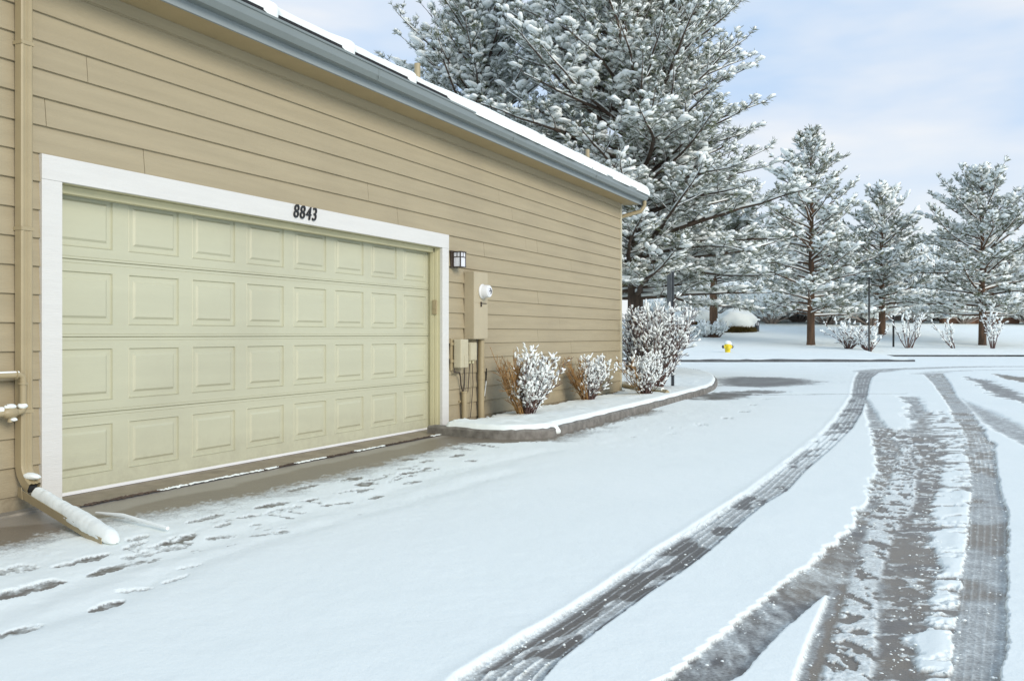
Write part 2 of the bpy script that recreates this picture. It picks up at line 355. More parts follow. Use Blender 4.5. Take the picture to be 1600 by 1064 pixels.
def band(tb, dd, l):            # signed inside distance (m) and cross fraction
    a = prep(tb); L = np.interp(dd, a[:, 0], a[:, 1]); Rr = np.interp(dd, a[:, 0], a[:, 2])
    ins = np.minimum(l-L, Rr-l)
    e = np.minimum(dd-a[0, 0], a[-1, 0]-dd)
    return np.minimum(ins, e), (l-L)/np.maximum(Rr-L, 1e-3), l-L, Rr-l
def poly_sd(pts, X, Y):         # + inside
    n = len(pts); ins = np.zeros(X.shape, bool); dm = np.full(X.shape, 1e9)
    for i in range(n):
        x0, y0 = pts[i]; x1, y1 = pts[(i+1) % n]
        dx, dy = x1-x0, y1-y0; t = np.clip(((X-x0)*dx+(Y-y0)*dy)/(dx*dx+dy*dy+1e-12), 0, 1)
        dm = np.minimum(dm, (X-x0-t*dx)**2+(Y-y0-t*dy)**2)
        c = ((y0 > Y) != (y1 > Y)) & (X < (x1-x0)*(Y-y0)/((y1-y0) if abs(y1-y0) > 1e-9 else 1e-9)+x0); ins ^= c
    dm = np.sqrt(dm); return np.where(ins, dm, -dm)
def line_d(pts, X, Y):
    dm = np.full(X.shape, 1e9); sp = np.zeros(X.shape); acc = 0
    for i in range(len(pts)-1):
        x0, y0 = pts[i]; x1, y1 = pts[i+1]; dx, dy = x1-x0, y1-y0; L = math.hypot(dx, dy)
        t = np.clip(((X-x0)*dx+(Y-y0)*dy)/(L*L+1e-12), 0, 1); q = (X-x0-t*dx)**2+(Y-y0-t*dy)**2
        sp = np.where(q < dm, acc+t*L, sp); dm = np.minimum(dm, q); acc += L
    return np.sqrt(dm), sp
bareline = np.array([G(*p) for p in [(-300, 905), (0, 853), (60, 838), (150, 812), (200, 806), (300, 790), (400, 772), (560, 733), (640, 712), (720, 692), (800, 692), (860, 688), (900, 676), (984, 652)]])
wetline = np.array([G(*p) for p in [(-300, 870), (0, 826), (87, 817), (155, 805), (250, 782), (350, 765), (450, 738), (600, 706), (690, 684)]])
FOOT = [(82, 890, 164, 870, .075, 0), (0, 937, 92, 910, .085, 0), (259, 855, 299, 837, .09, 0), (292, 820, 350, 804, .05, 0), (-20, 900, 57, 887, .12, .25), (192, 927, 225, 924, .03, .1), (265, 912, 285, 905, .03, .1),
        (155, 955, 177, 947, .04, 0), (8, 995, 28, 990, .03, .2), (287, 890, 310, 885, .02, .3), (407, 795, 442, 787, .065, 0), (442, 770, 500, 757, .055, .1), (420, 806, 465, 811, .03, .1), (537, 752, 560, 747, .075, 0), (560, 760, 580, 755, .10, .05),
        (537, 770, 580, 765, .04, .1), (500, 792, 550, 785, .04, .1), (470, 785, 505, 788, .025, .2), (580, 780, 595, 775, .04, 0), (625, 742, 690, 732, .05, .1), (630, 757, 655, 752, .06, .1), (627, 720, 650, 716, .07, 0), (655, 724, 675, 720, .07, 0),
        (560, 732, 600, 725, .08, .1), (705, 715, 725, 710, .07, .05), (727, 722, 742, 720, .07, .05), (730, 692, 780, 700, .05, .1), (705, 700, 740, 704, .05, .2), (660, 735, 672, 731, .06, .15), (448, 800, 475, 803, .03, .15), (352, 855, 372, 850, .02, .5), (550, 806, 568, 803, .02, .35),
        (1172, 634, 1182, 633, .11, .15), (1157, 645, 1168, 644, .11, .1), (1129, 655, 1141, 654, .11, .15), (1088, 666, 1102, 665, .10, .25), (1043, 680, 1057, 679, .09, .35), (985, 684, 1000, 683, .08, .6), (960, 693, 975, 692, .07, .6), (1048, 671, 1058, 670, .08, .6), (1195, 625, 1207, 624, .13, .3), (1215, 612, 1228, 611, .14, .3)]
_rf = np.random.default_rng(77)
for _ in range(46):
    t = .15+.85*_rf.random(); u = 60+t*660; v = 925-t*215+_rf.normal(0, 13)*(1.15-t*.6); L_ = _rf.uniform(8, 20)
    FOOT.append((u, v, u+L_, v-L_*_rf.uniform(.1, .5), _rf.uniform(.02, .045), _rf.uniform(.05, .5)))
def ground_field(X, Y):
    dd, l = toDL(X, Y)
    n1 = fbm(X*3, Y*3, 1, 5)-.5; n2 = fbm(X*14, Y*14, 9, 4)-.5; n3 = fbm(X*40, Y*40, 21, 3)-.5
    cov = np.ones_like(X); tone = np.full_like(X, .12); h = 0.015+.007*n1+.002*n2+.018*(fbm(X*.7, Y*.7, 3, 2)-.5)
    # old half-filled ruts along the garage
    for pts, wd, dp in (([(-60, 985), (100, 922), (200, 885), (300, 862), (400, 828), (560, 785), (700, 738), (860, 705)], .10, .020), ([(-60, 1010), (155, 952), (290, 890), (430, 842), (620, 790), (800, 740)], .08, .012)):
        d, sp = line_d([G(*p) for p in pts], X, Y); h -= dp*np.exp(-(d+n1*.05)**2/(2*wd**2)); cov -= .10*np.exp(-(d+n1*.1)**2/(2*.03**2))*sm(.45, .6, fbm(X*2, Y*2, 31, 2))
    def bare(sdist, lo, soft, rag=.0, fine=0., tone_=None):
        nonlocal cov, tone
        s = sdist+n1*rag*2+n2*rag+n3*fine; k = sm(-soft, soft, s)
        cov = cov*(1-k)+lo*k
        if tone_ is not None: tone = tone*(1-k)+tone_*k
        return k
    far = np.clip(dd/16, .2, 2.2)
    # track A: one light pass, treads and slush
    s, t, el, er = band(trA, dd, l); s = s+.03+.02*(el < er)
    pat = sm(.53, .60, fbm(dd*4.2+n1*.5, t*1.5, 41, 3)+.03*np.sin(dd*1.7)+.02*(dd < 5)-.05*(dd > 6.5)+.15*sm(9,10,dd)*(1-sm(12,14,dd)))
    lines = np.exp(-((((t*4.1+n2*.25) % 1)-.5)/.13)**2)
    lo = .45-.42*pat*(1-.35*lines)+.26*lines*(1-.4*pat)+.16*n2
    lo = np.clip(lo+.24*sm(6.5, 9, dd)*(1-sm(9.6, 11, dd))-.16*sm(12, 18, dd)+.14*sm(.45, .0, t)*sm(6, 8, dd)*(1-sm(11, 13, dd)), .05, .9)
    k = bare(s-.02, lo, .014*far+.045*(el < er), .005*far, .01)
    tone = np.where(k > .5, .05, tone)
    h += .005*np.exp(-((el+.05)/.045)**2)*(s > -.3)
    dA = [G(1357, 581), G(1385, 577.5), (G(1430, 576)), G(1510, 573.5), G(1600, 573)]
    q, sp = line_d(dA, X, Y); bare(.55-sp*.018-q, .45+.4*n2, .3, .2)
    q, sp = line_d([G(1441, 585), G(1470, 581), G(1520, 579), G(1600, 578)], X, Y); bare(.35-q, .6, .3, .25)
    s, t, _, _ = band(trAb, dd, l); bare(s-.0, np.clip(.4+n2*.8, .1, .8), .05, .06, .05)
    # the much-driven left tracks
    sR, tR, _, _ = band(rgh, dd, l)
    rn = fbm(l*4, dd*13, 51, 5)*.8+.2*fbm(l*1.5, dd*3.5, 53, 3)+.3*(fbm(l*14, dd*36, 55, 3)-.5)
    lo = np.clip(.97-.85*sm(.47, .66, rn+.17*sm(.38, .0, tR)-.045+.04*sm(6, 8, dd)), .08, 1)
    k = bare(sR+.05, lo, .05, .06, 0); tone = np.where(k > .4, .32, tone)
    h = h*(1-.55*k)+.003*k*(rn-.5)
    ss, ts, _, _ = band(slu, dd, l); bare(ss+.07, .3, .02)
    s1, t1, el1, er1 = band(dk1, dd, l)
    s1 = s1+.009*np.sin((dd*.82-l*.57)*2*np.pi/.042)*(np.abs(el1) < .08)*(dd < 4.9)
    frizz = sm(.25, 0, np.abs(el1))*.5
    grain = fbm(l*26, dd*10, 61, 3)-.5
    speck = sm(.50, .62, fbm(l*22, dd*20, 66, 3))
    lo = np.clip(.12+.8*grain+.55*speck*sm(4.6, 6.0, dd)+.20*sm(4.6, 4.1, dd)+.10*sm(.45, .6, fbm(l*2.4, dd*2.4, 67, 3))-.03, .0, .72)
    rag1 = .010+.055*sm(4.2, 5.5, dd)
    k = bare(s1+.02*(fbm(l*9, dd*9, 71, 3)-.5)*5*(dd > 4.2), lo, .012+.01*sm(4,5,dd), rag1, .015); tone = tone*(1-k)+k*np.clip(.14+.24*sm(3.9, 5.2, dd)+n1, 0, .6)
    s1b, _, _, _ = band(dk1b, dd, l); k = bare(s1b+.01+.05*(fbm(l*5, dd*5, 72, 3)-.5), .05, .015, .02, .02, .5)
    s2, t2, _, er2 = band(dk2, dd, l)
    lo = np.clip(.06+.9*grain*.6+(.5+.15*sm(6, 7.5, dd))*sm(.58, .66, fbm(l*14, dd*18, 76, 4)+.07*sm(5.5, 7.5, dd)), 0, .8)
    k = bare(s2+.10*(fbm(l*4, dd*9, 78, 4)-.42)*(t2 > .4)*2, lo, .03, .03, .05, .34+.7*(fbm(l*3, dd*5, 79, 3)-.5))
    ss, ts, _, _ = band(slu, dd, l)
    pk = sm(.56, .61, fbm(l*20+dd*6, dd*13-l*6, 81, 3)+.07*sm(6, 7.5, dd)+.05*(fbm(l*2, dd*2, 85, 2)-.5))
    lo = np.clip(.64+.08*sm(5,6.5,dd)+.10*n2+.03*sm(4, 3, dd)-.58*pk, .02, .76)
    k = bare(ss, lo, .02, .012, .02, .35)
    # track C
    s, t, el, er = band(trC, dd, l)
    br = sm(.48, .6, fbm(l*2.0, dd*2.6, 91, 3)+.22*np.exp(-((dd-5.05)/.22)**2)+.30*np.exp(-((dd-9.3)/1.8)**2)-.05)
    lines = np.exp(-((((t*6+n2*.2) % 1)-.5)/.14)**2)
    spk = sm(.5, .62, fbm(l*12, dd*12, 95, 3))
    lo = np.clip(.43+.18*n2+.08*lines-.30*br*(1-.4*lines)+.4*spk*br*(dd > 6)+.0, .03, .75)
    k = bare(s, lo, .02*far, .015+.05*((dd > 8) & (dd < 12.5)), .03); tone = np.where(k > .5, .08+.42*br, tone)
    h += .006*np.exp(-((el+.05)/.05)**2)*(s > -.3)*(dd < 7)
    for pg, lo, rag, tn in (([(1499, 622), (1600, 668), (1800, 760), (1800, 800), (1600, 697), (1562, 678), (1530, 656)], .45, .06, .1), ([(1507, 589), (1544, 594), (1600, 619), (1800, 700), (1800, 712), (1600, 628), (1555, 620), (1527, 602)], .28, .25, .15),
                           ([(1555, 585), (1600, 590), (1800, 612), (1800, 622), (1600, 598), (1566, 592)], .03, .2, .5)):
        k = bare(poly_sd([G(*p) for p in pg], X, Y), np.clip(lo+.5*n2, 0, .8), .08, rag, .0, tn)
    q, sp = line_d([G(*p) for p in [(1420, 621), (1431, 636), (1431, 653), (1440, 658), (1433, 679)]], X, Y); bare(.13-q, np.clip(.4+n2, .1, .8), .05, .14)
    for a, b, w in ((1470, 669, .12), (1462, 683, .16), (1450, 691, .1)):
        q, sp = line_d([G(a-9, b), G(a+9, b-1)], X, Y); bare(w*.7-q, .2, .05, .05)
    # wet patch beside the kerb end, joint lines
    k = bare(poly_sd([G(*p) for p in [(1121, 604), (1116, 592), (1150, 588.5), (1215, 589.5), (1262, 593), (1285, 598), (1240, 603.5), (1190, 605.5), (1150, 604)]], X, Y), np.clip(.14+.5*n1, .02, .6), .5, .35, 0, .12)
    q, sp = line_d([G(*p) for p in [(1100, 622), (1125, 618), (1150, 615), (1192, 612)]], X, Y); bare(.55-sp*.05-q, np.clip(.25+n1*1.6, .05, .9), .15, .3, 0, .2)
    jl = np.where((l > 3.5) & (l < 7.25), np.abs(dd-(16.25+.05*(l-5))), 9); cov = np.minimum(cov, 1-.85*sm(.10, .03, jl+n1*.03))
    for a, w, am in ((20.2, .1, .3), (22.5, .15, .22), (30.5, .25, .3), (32.5, .3, .35)):
        cov = np.minimum(cov, 1-am*sm(w*1.5, 0, np.abs(dd-a+n1))*sm(.4, .6, fbm(l*.5, dd*2, 99, 3)))
    for f in FOOT:
        a, b = G(f[0], f[1]), G(f[2], f[3]); mx_, my = (a[0]+b[0])/2, (a[1]+b[1])/2; hl = max(math.hypot(b[0]-a[0], b[1]-a[1])/2, .05)
        ux, uy = (b[0]-a[0])/(2*hl), (b[1]-a[1])/(2*hl); uu = ((X-mx_)*ux+(Y-my)*uy)/hl; vv = ((X-mx_)*-uy+(Y-my)*ux)/(f[4]*.68)
        m_ = (np.abs(uu) < 2.2) & (np.abs(vv) < 3); e = 1.12-np.sqrt(uu**2+vv**2)-.45*np.exp(-((uu+.2)/.16)**2)+n2*.9+n1*.9
        kk = sm(-.08, .12, e)*m_; cov = cov*(1-kk)+kk*np.clip(f[5]*1.2+.13+n3*.9+n2*.6+.25*sm(.48,.6,fbm(X*9,Y*9,141,2)), 0, 1); tone = tone*(1-kk)+.12*kk
    # bared strip along the garage
    xb = np.interp(Y, bareline[:, 1], bareline[:, 0], left=.4); xw = np.interp(Y, wetline[:, 1], wetline[:, 0])
    h = h*(.42+.58*sm(.1, 1.6, X-xb)*1.0)
    s = (xb-X)*.9; e = sm(-.10, .07, s+n2*.12+n3*.22+n1*.06)*(Y < 8.6); cov = cov*(1-e)
    tn = .5+.5*sm(-.02, .05, xw-X+n1*.15)*(Y < 5.4)+.5*n1*.5; tone = np.where(e > .2, tn, tone)
    # snow dusting near the kerb foot
    gap = X-xb; h = h+.012*(fbm(X*7, Y*5, 151, 3)-.5)*sm(0, .2, gap)*sm(1.9, .8, gap); cov = cov-(.42*sm(.55, .0, gap)+.10*sm(1.6, .3, gap)*sm(.5, .62, fbm(X*5, Y*5, 131, 3)))*(gap > -.05)*(Y < 8.6)*sm(.35, .6, fbm(X*1.5, Y*1.5, 132, 3)+.12)*sm(.35, .9, cov)
    cov = np.clip(cov, 0, 1)
    ht = h*sm(.55, .98, cov)+.004*cov+.008*n3*sm(.45, .7, cov)*sm(1., .85, cov)
    return cov, tone, ht
rows = []; v = 1500.
while v > 554:
    rows.append(D_(v)); v -= 12 if v > 1200 else 1.45 if v > 640 else .8
rows = np.array(rows)
ta = np.concatenate([-np.geomspace(3, .62, 14)[:-1], np.arange(-.62, .66, 1.9/1388), np.geomspace(.66, 3, 14)])
DD, TA = np.meshgrid(rows, ta, indexing='ij'); LL = DD*TA
X = CX-s_*DD+c_*LL; Y = CY+c_*DD+s_*LL
cov, tone, ht = ground_field(X, Y)
nr, nc = X.shape
V = np.stack([X, Y, ht], -1).reshape(-1, 3)
i, j = np.meshgrid(np.arange(nr-1), np.arange(nc-1), indexing='ij'); b0 = i*nc+j
FQ = np.stack([b0, b0+1, b0+nc+1, b0+nc], -1)
ks = int(np.searchsorted(rows, 16.25))
for nm, a, b in (('driveway', 0, ks), ('street', ks, nr-1)):
    vv = V.reshape(nr, nc, 3)[a:b+1].reshape(-1, 3); ff = FQ[a:b].reshape(-1, 4)-a*nc
    tag(mesh_np(nm, vv, ff, 'ground', None, True, {'cover': cov[a:b+1], 'tone': tone[a:b+1]}), kind='structure')
# the wide ground everything stands on
V = []
mbg = MB(); mbg.add([(-700, -700, -.12), (700, -700, -.12), (700, 900, -.12), (-700, 900, -.12)], [(0, 1, 2, 3)])
tag(mbg.build('ground', 'snowc'), kind='structure')
mbg = MB(); a = [CF(1.72, -5.2), CF(1.72, 5.2), CF(-25, 30), CF(-25, -30)]; mbg.add([(x, y, .035) for x, y in a], [(0, 1, 2, 3)])
tag(mbg.build('driveway_behind', 'snowc'), kind='structure')
# lawn across the street
PD = np.array([35.3, 38, 42, 46, 50, 57, 65, 75, 90, 140, 400]); PZ = np.array([.14, .17, .22, .32, .46, 1.0, 1.70, 2.35, 2.6, 2.8, 3.])
def lawn_z(dd): return np.interp(dd, PD, PZ)
def lawn_edge(l): return 35.3+8.2*sm((1400-800)/F*36, (1470-800)/F*38, l)
dr = np.concatenate([np.arange(0, 1, .05), np.arange(1, 40, .45), np.geomspace(40, 360, 14)])
lr = np.concatenate([-np.geomspace(200, 12, 10)[:-1], np.arange(-12, 36, .3), np.geomspace(36, 300, 10)])
A, B = np.meshgrid(dr, lr, indexing='ij'); E_ = lawn_edge(B); DDl = E_+A
Z = lawn_z(DDl)+.10*(fbm(B*.25, DDl*.25, 5, 3)-.5)*sm(0, 3, A)+.03*(fbm(B*2, DDl*2, 6, 3)-.5)
Z = np.where(A < 2.5, .10+(Z-.10)*sm(-.02, 2.5, A)+.03*sm(0, .15, A), Z+.03)
XX, YY = CF(DDl, B)
n0, n1_ = A.shape; i, j = np.meshgrid(np.arange(n0-1), np.arange(n1_-1), indexing='ij'); b0 = i*n1_+j
fq = np.stack([b0, b0+1, b0+n1_+1, b0+n1_], -1).reshape(-1, 4)
tag(mesh_np('lawn', np.stack([XX, YY, Z], -1).reshape(-1, 3), fq, 'ground', None, True, {'cover': np.ones(A.size), 'tone': np.zeros(A.size)}), kind='structure')
def lz(x, y):
    dd, l = toDL(x, y); return float(lawn_z(dd))
def sweep_kerb(name, pts, w, z0, z1, m, rn=0.):
    mb = MB(); n = len(pts); V = []
    for k in range(n):
        p = np.array(pts[k]); d = np.array(pts[min(k+1, n-1)])-np.array(pts[max(k-1, 0)]); d /= np.linalg.norm(d); nn = np.array([-d[1], d[0]])
        o = rn*(noise(np.array([k*.7]), np.array([1.]), 3)[0]-.5)
        for t, z in ((0, z0), (.012, z1-.02), (.03, z1+o), (w, z1+o), (w, z0)):
            q = p+nn*t; V.append((q[0], q[1], z))
    Fc = [(k*5+a, k*5+a+1, (k+1)*5+a+1, (k+1)*5+a) for k in range(n-1) for a in range(4)]+[(0, 1, 2, 3, 4), tuple((n-1)*5+a for a in (4, 3, 2, 1, 0))]
    mb.add(V, Fc); return tag(mb.build(name, m), kind='structure')
pts = [CF(lawn_edge(l)-.02, l) for l in np.arange(30., -20, -.35)]
sweep_kerb('far_kerb', [CF(35.25, l) for l in np.arange(16.0, -20, -.35)][::-1], .2, -.05, .105, 'farkerb', .05)
sweep_kerb('far_kerb', [CF(43.6, l) for l in np.arange(24.2, 17.6, -.25)][::-1], .2, -.05, .095, 'farkerb', .08)

# near kerb and planting bed
kb_px = [(691, 680), (743, 685), (800, 687), (859, 684), (877, 679), (930, 665), (984, 650), (1025, 639), (1062, 628), (1095, 618), (1115, 611), (1121, 603), (1120, 596), (1110, 590), (1092, 585), (1065, 581)]
kb = [G(*p) for p in kb_px]
def catmull(p, n=8):
    p = [np.array(q, float) for q in p]; p = [2*p[0]-p[1]]+p+[2*p[-1]-p[-2]]; out = []
    for i in range(1, len(p)-2):
        for t in np.arange(n)/n:
            out.append(.5*((2*p[i])+(-p[i-1]+p[i+1])*t+(2*p[i-1]-5*p[i]+4*p[i+1]-p[i+2])*t*t+(-p[i-1]+3*p[i]-3*p[i+1]+p[i+2])*t**3))
    out.append(p[-2]); return out
kb[0] = (.02, kb[0][1]+.02)
kbs = catmull(kb, 8)
kbs = kbs+[kbs[-1]+np.array([-8, 2.0]), ]
sweep_kerb('kerb', [tuple(q) for q in kbs], .15, -.05, .098, 'kerb', .012)
bedpoly = [tuple(q) for q in kbs]+[(-12, 40), (-30, 20), (-30, 11.3), (-6.2, 11.3), (.0, 11.3), (.0, 5.04)]
gx = np.concatenate([np.geomspace(-26, -6, 16)[:-1], np.arange(-6, -.6, .12), np.arange(-.6, 1.9, .026)]); gy = np.concatenate([np.arange(4.4, 13, .026), np.arange(13, 24.5, .06)])
A, B = np.meshgrid(gx, gy, indexing='ij'); S_ = poly_sd(bedpoly, A, B)
kd, _ = line_d([tuple(q) for q in kbs], A, B); ins = S_ > 0
n1 = fbm(A*4, B*4, 12, 4)-.5; n2 = fbm(A*18, B*18, 17, 3)-.5
ed = kd+n1*.04+n2*.012-.008
Z = .090+.058*sm(-.01, .07, ed)-.03*(1-sm(-.02, .02, ed))+.045*n1*sm(.1, .4, kd)+.012*n2-.035*sm(.3, 1.2, kd)*(1-sm(11.5, 13, B))
wd = np.where(B < 11.3, A, 9.)
soil = sm(.26, .12, wd+n1*.22+n2*.16+.07*sm(5.2, 6.2, B)-.10*(B < 5.9)-.06*sm(8.3, 8.8, B)*(1-sm(9.6, 10, B)))
Z = Z*(1-soil)+.035*soil
Z = np.where(kd < .10, .078+(Z-.078)*sm(.050, .088, kd), Z)
cov_b = 1-soil
keep = ins & (wd > -.02) & (kd > .026)
i, j = np.meshgrid(np.arange(len(gx)-1), np.arange(len(gy)-1), indexing='ij'); n_ = len(gy); b0 = i*n_+j
kq = keep[:-1, :-1] & keep[1:, :-1] & keep[:-1, 1:] & keep[1:, 1:]
fq = np.stack([b0, b0+n_, b0+n_+1, b0+1], -1)[kq]
used = np.unique(fq); rm = np.full(A.size, -1); rm[used] = np.arange(len(used))
tag(mesh_np('planting_bed', np.stack([A, B, Z], -1).reshape(-1, 3)[used], rm[fq], 'ground', None, True, {'cover': cov_b.ravel()[used], 'tone': np.full(len(used), .45)}), kind='structure')
BEDZ = .19
def blob_obj(name, p, sx_, sy_, sz_, seed=1, parent=None, mat_='snowc', amp=.25, sub=3):
    bm = bmesh.new(); bmesh.ops.create_icosphere(bm, subdivisions=sub, radius=1)
    for q in bm.verts:
        c = q.co; f = 1+amp*(fbm(np.array([c.x*1.6+seed+c.z]), np.array([c.y*1.6+c.z*.7]), seed, 3)[0]-.5)*2
        q.co = (c.x*f*sx_+p[0], c.y*f*sy_+p[1], c.z*f*sz_+p[2])
    me = bpy.data.meshes.new(name); bm.to_mesh(me); bm.free()
    for q in me.polygons: q.use_smooth = True
    me.materials.append(M[mat_]); return link(bpy.data.objects.new(name, me), parent)
g0 = G(868, 680); tag(blob_obj('snow_clump', (g0[0]-.05, g0[1], .06), .10, .10, .075, 4), 'small white snow clump slumped over the kerb edge', 'snow')

# ------------------------------------------------------------------ the garage
WY0, WY1, WB = -3.2, 11.17, -7.0
DW, TW, TT_, RC = 4.88, .146, 2.258, .175
EAVE, OH = 3.43, .30
gar = thing('garage', 'tan lap sided garage building with snowy roof and cream double door', 'garage')
mb = MB()     # sheathing behind the boards
mb.box(WB, -.02, WY0, -.02, -.1, EAVE).box(WB, -.02, DW+.02, WY1-.01, -.1, EAVE).box(WB, -.02, -.02, DW+.02, 2.14, EAVE).box(WB, WB+.2, -.02, DW+.02, 0, 2.14)
mb.build('wall', 'siding', gar)
mb = MB(); rs = np.random.default_rng(3)
joints = {}
def lapk(z): return int(round((z-.10)/.18))
for (u, v, zt) in ((137, 90, 0), (72, 160, 0), (226, 240, 0), (473, 130, 0), (576, 290, 0), (622, 330, 0)):
    y, z = Wl(u, v); joints.setdefault(int((z-.10)//.18), []).append(y)
for u, v in ((770, 245), (822, 270), (780, 315), (801, 345), (822, 378), (757, 400), (840, 395), (893, 420), (841, 460), (893, 470), (922, 380), (875, 505), (841, 520), (893, 538)):
    y, z = Wl(u, v); joints.setdefault(int((z-.10)//.18), []).append(y)
jm = MB()
for k in range(0, 19):
    z0 = .10+.18*k; z1 = min(z0+.195, EAVE+.005)
    segs = [(WY0, -TW), (DW+TW, WY1-.005)] if z0 < TT_-.02 else [(WY0, WY1-.005)]
    for a, b in segs:
        cuts = [a]+sorted(y for y in joints.get(k, []) if a+.1 < y < b-.1)+[b]
        for c0, c1 in zip(cuts[:-1], cuts[1:]):
            g = .0022; o = rs.uniform(-.0008, .0008)
            ya, yb = c0+(g if c0 != a else 0), c1-(g if c1 != b else 0)
            mb.prism([(-.026, z0), (.001+o, z0), (.003+o, z0+.002), (-.0165+o, z1), (-.026, z1)], ya, yb)
mb.build('siding', 'siding', gar)
MB().box(-.03, -.006, WY0, -.001, -.1, .098).build('foundation', 'foundation', gar)
MB().box(-.03, -.006, DW+TW+.002, WY1, -.1, .098).build('foundation', 'foundation', gar)
MB().box(-.04, .018, WY1-.004, WY1+.018, .08, EAVE-.002).build('corner_trim', 'cornertrim', gar)
tr = MB().box(-.018, .016, -TW, -.0, .0, TT_-.16, .002).box(-.018, .016, DW, DW+TW, .0, TT_-.16, .002).box(-.018, .018, -TW-.001, DW+TW+.001, TT_-.159, TT_, .002).build('door_trim', 'trim', gar)
tr = MB().box(-RC, -.019, DW-.0, DW+.05, .0, 2.14).box(-RC, -.019, -.05, 0, .0, 2.14).box(-RC, -.019, -.05, DW+.05, TT_-.157, 2.14).box(-RC+.04, -.09, DW-.022, DW-.001, .0, TT_-.158).box(-RC+.04, -.09, .001, .022, .0, TT_-.158).box(-RC+.02, -.09, .001, DW-.001, TT_-.21, TT_-.16)
tr.box(-.085, -.05, DW-.012, DW-.001, 0, TT_-.158)
tr.build('door_jamb', 'cream', gar)
# garage door: four sections of eight embossed panels
gd = None
p0, pw, pp = .073, .477, .6116
door_root = MB().box(-RC-.05, -RC-.012, .0, DW, .02, 2.14).build('garage_door', 'door', gar)
for k in range(4):
    z0, z1 = .022+.533*k, .022+.533*(k+1); za, zb = z0+.085+(.025 if k == 0 else 0), z0+.455
    mb = MB(); ys = [0.]
    for q in range(8): ys += [p0+pp*q, p0+pp*q+pw]
    ys.append(DW); x0 = -RC
    prof = [(z0+.0005, -.012), (z0+.004, 0), (z0+.016, 0), (z0+.019, -.003), (z0+.022, 0), (za, 0)]
    for (a, xa), (b, xb_) in zip(prof[:-1], prof[1:]):
        mb.add([(x0+xa, 0, a), (x0+xa, DW, a), (x0+xb_, DW, b), (x0+xb_, 0, b)], [(0, 1, 2, 3)])
    prof = [(zb, 0), (z1-.03, 0), (z1-.026, -.003), (z1-.022, 0), (z1-.004, 0), (z1-.0005, -.012)]
    for (a, xa), (b, xb_) in zip(prof[:-1], prof[1:]):
        mb.add([(x0+xa, 0, a), (x0+xa, DW, a), (x0+xb_, DW, b), (x0+xb_, 0, b)], [(0, 1, 2, 3)])
    for q in range(0, 18, 2):
        if q+1 < len(ys): mb.add([(x0, ys[q], za), (x0, ys[q+1], za), (x0, ys[q+1], zb), (x0, ys[q], zb)], [(0, 1, 2, 3)])
    for q in range(8):
        a, b = ys[1+2*q], ys[2+2*q]; prev = None
        for ins_, dp in ((0, 0), (.005, .004), (.010, -.009), (.016, -.009), (.046, -.008), (.062, .003), (.066, .003)):
            cur = [(x0+dp, a+ins_, za+ins_), (x0+dp, b-ins_, za+ins_), (x0+dp, b-ins_, zb-ins_), (x0+dp, a+ins_, zb-ins_)]
            if prev:
                mb.add(prev+cur, [(0, 1, 5, 4), (1, 2, 6, 5), (2, 3, 7, 6), (3, 0, 4, 7)])
            prev = cur
        mb.add(prev, [(0, 1, 2, 3)])
    # long edge box sides handled by backing
    mb.build('door_section', 'door', door_root)
MB().box(-RC-.01, -RC+.004, .0, DW, .012, .034).build('bottom_rail', 'white', door_root)
MB().box(-RC-.03, -RC+.001, .0, DW, -.01, .0115).build('bottom_seal', 'rubber', door_root)
# eaves
MB().box(-.02, OH, WY0, WY1+.22, EAVE, EAVE+.012).build('soffit', 'soffit', gar)
MB().box(-.001, .018, WY0, WY1-.006, EAVE-.085, EAVE-.001).build('frieze_board', 'siding', gar)
MB().box(OH, OH+.02, WY0, WY1+.24, EAVE-.012, EAVE+.24).build('fascia', 'fascia', gar)
slope = .34; RX = -3.6
def roofz(x): return EAVE+.265+(OH+.02-x)*slope
mb = MB(); mb.prism([(OH+.045, roofz(OH+.045)-.04), (OH+.045, roofz(OH+.045)), (RX, roofz(RX)), (WB-.4, roofz(RX)-(RX-WB+.4)*slope), (WB-.4, roofz(RX)-(RX-WB+.4)*slope-.03), (RX, roofz(RX)-.03)], WY0, WY1+.25)
mb.build('roof', 'shingle', gar)
mb = MB(); mb.prism([(OH, EAVE+.012), (OH, roofz(OH)-.04), (RX, roofz(RX)-.04), (WB-.3, EAVE+.1), (WB-.3, EAVE+.012)], WY1-.02, WY1+.0); mb.build('gable', 'siding', gar)
mb = MB(); mb.prism([(OH+.02, EAVE+.0), (OH+.02, roofz(OH)-.03), (RX, roofz(RX)-.03), (RX, roofz(RX)-.2), (0, EAVE+.0)], WY1+.224, WY1+.245); mb.build('rake_board', 'fascia', gar)
gx0 = OH+.0205
gp = [(0, .055), (0, .17), (.004, .17), (.004, .06), (.075, .06), (.105, .10), (.105, .165), (.118, .168), (.118, .178), (.122, .178), (.122, .160), (.111, .156), (.111, .096), (.08, .055)]
gut = MB().prism([(gx0+a, EAVE+b) for a, b in gp], WY0, WY1+.24).build('gutter', 'gutter', gar)
MB().prism([(gx0, EAVE+.056), (gx0, EAVE+.17), (gx0+.121, EAVE+.176), (gx0+.111, EAVE+.155), (gx0+.111, EAVE+.097), (gx0+.08, EAVE+.056)], WY1+.2405, WY1+.2435).build('gutter_end_cap', 'gutter', gut)
for y in np.arange(-2.8, 11.2, 2.9): MB().box(gx0+.104, gx0+.1135, y, y+.006, EAVE+.06, EAVE+.176).build('gutter_seam', 'gutter', gut)
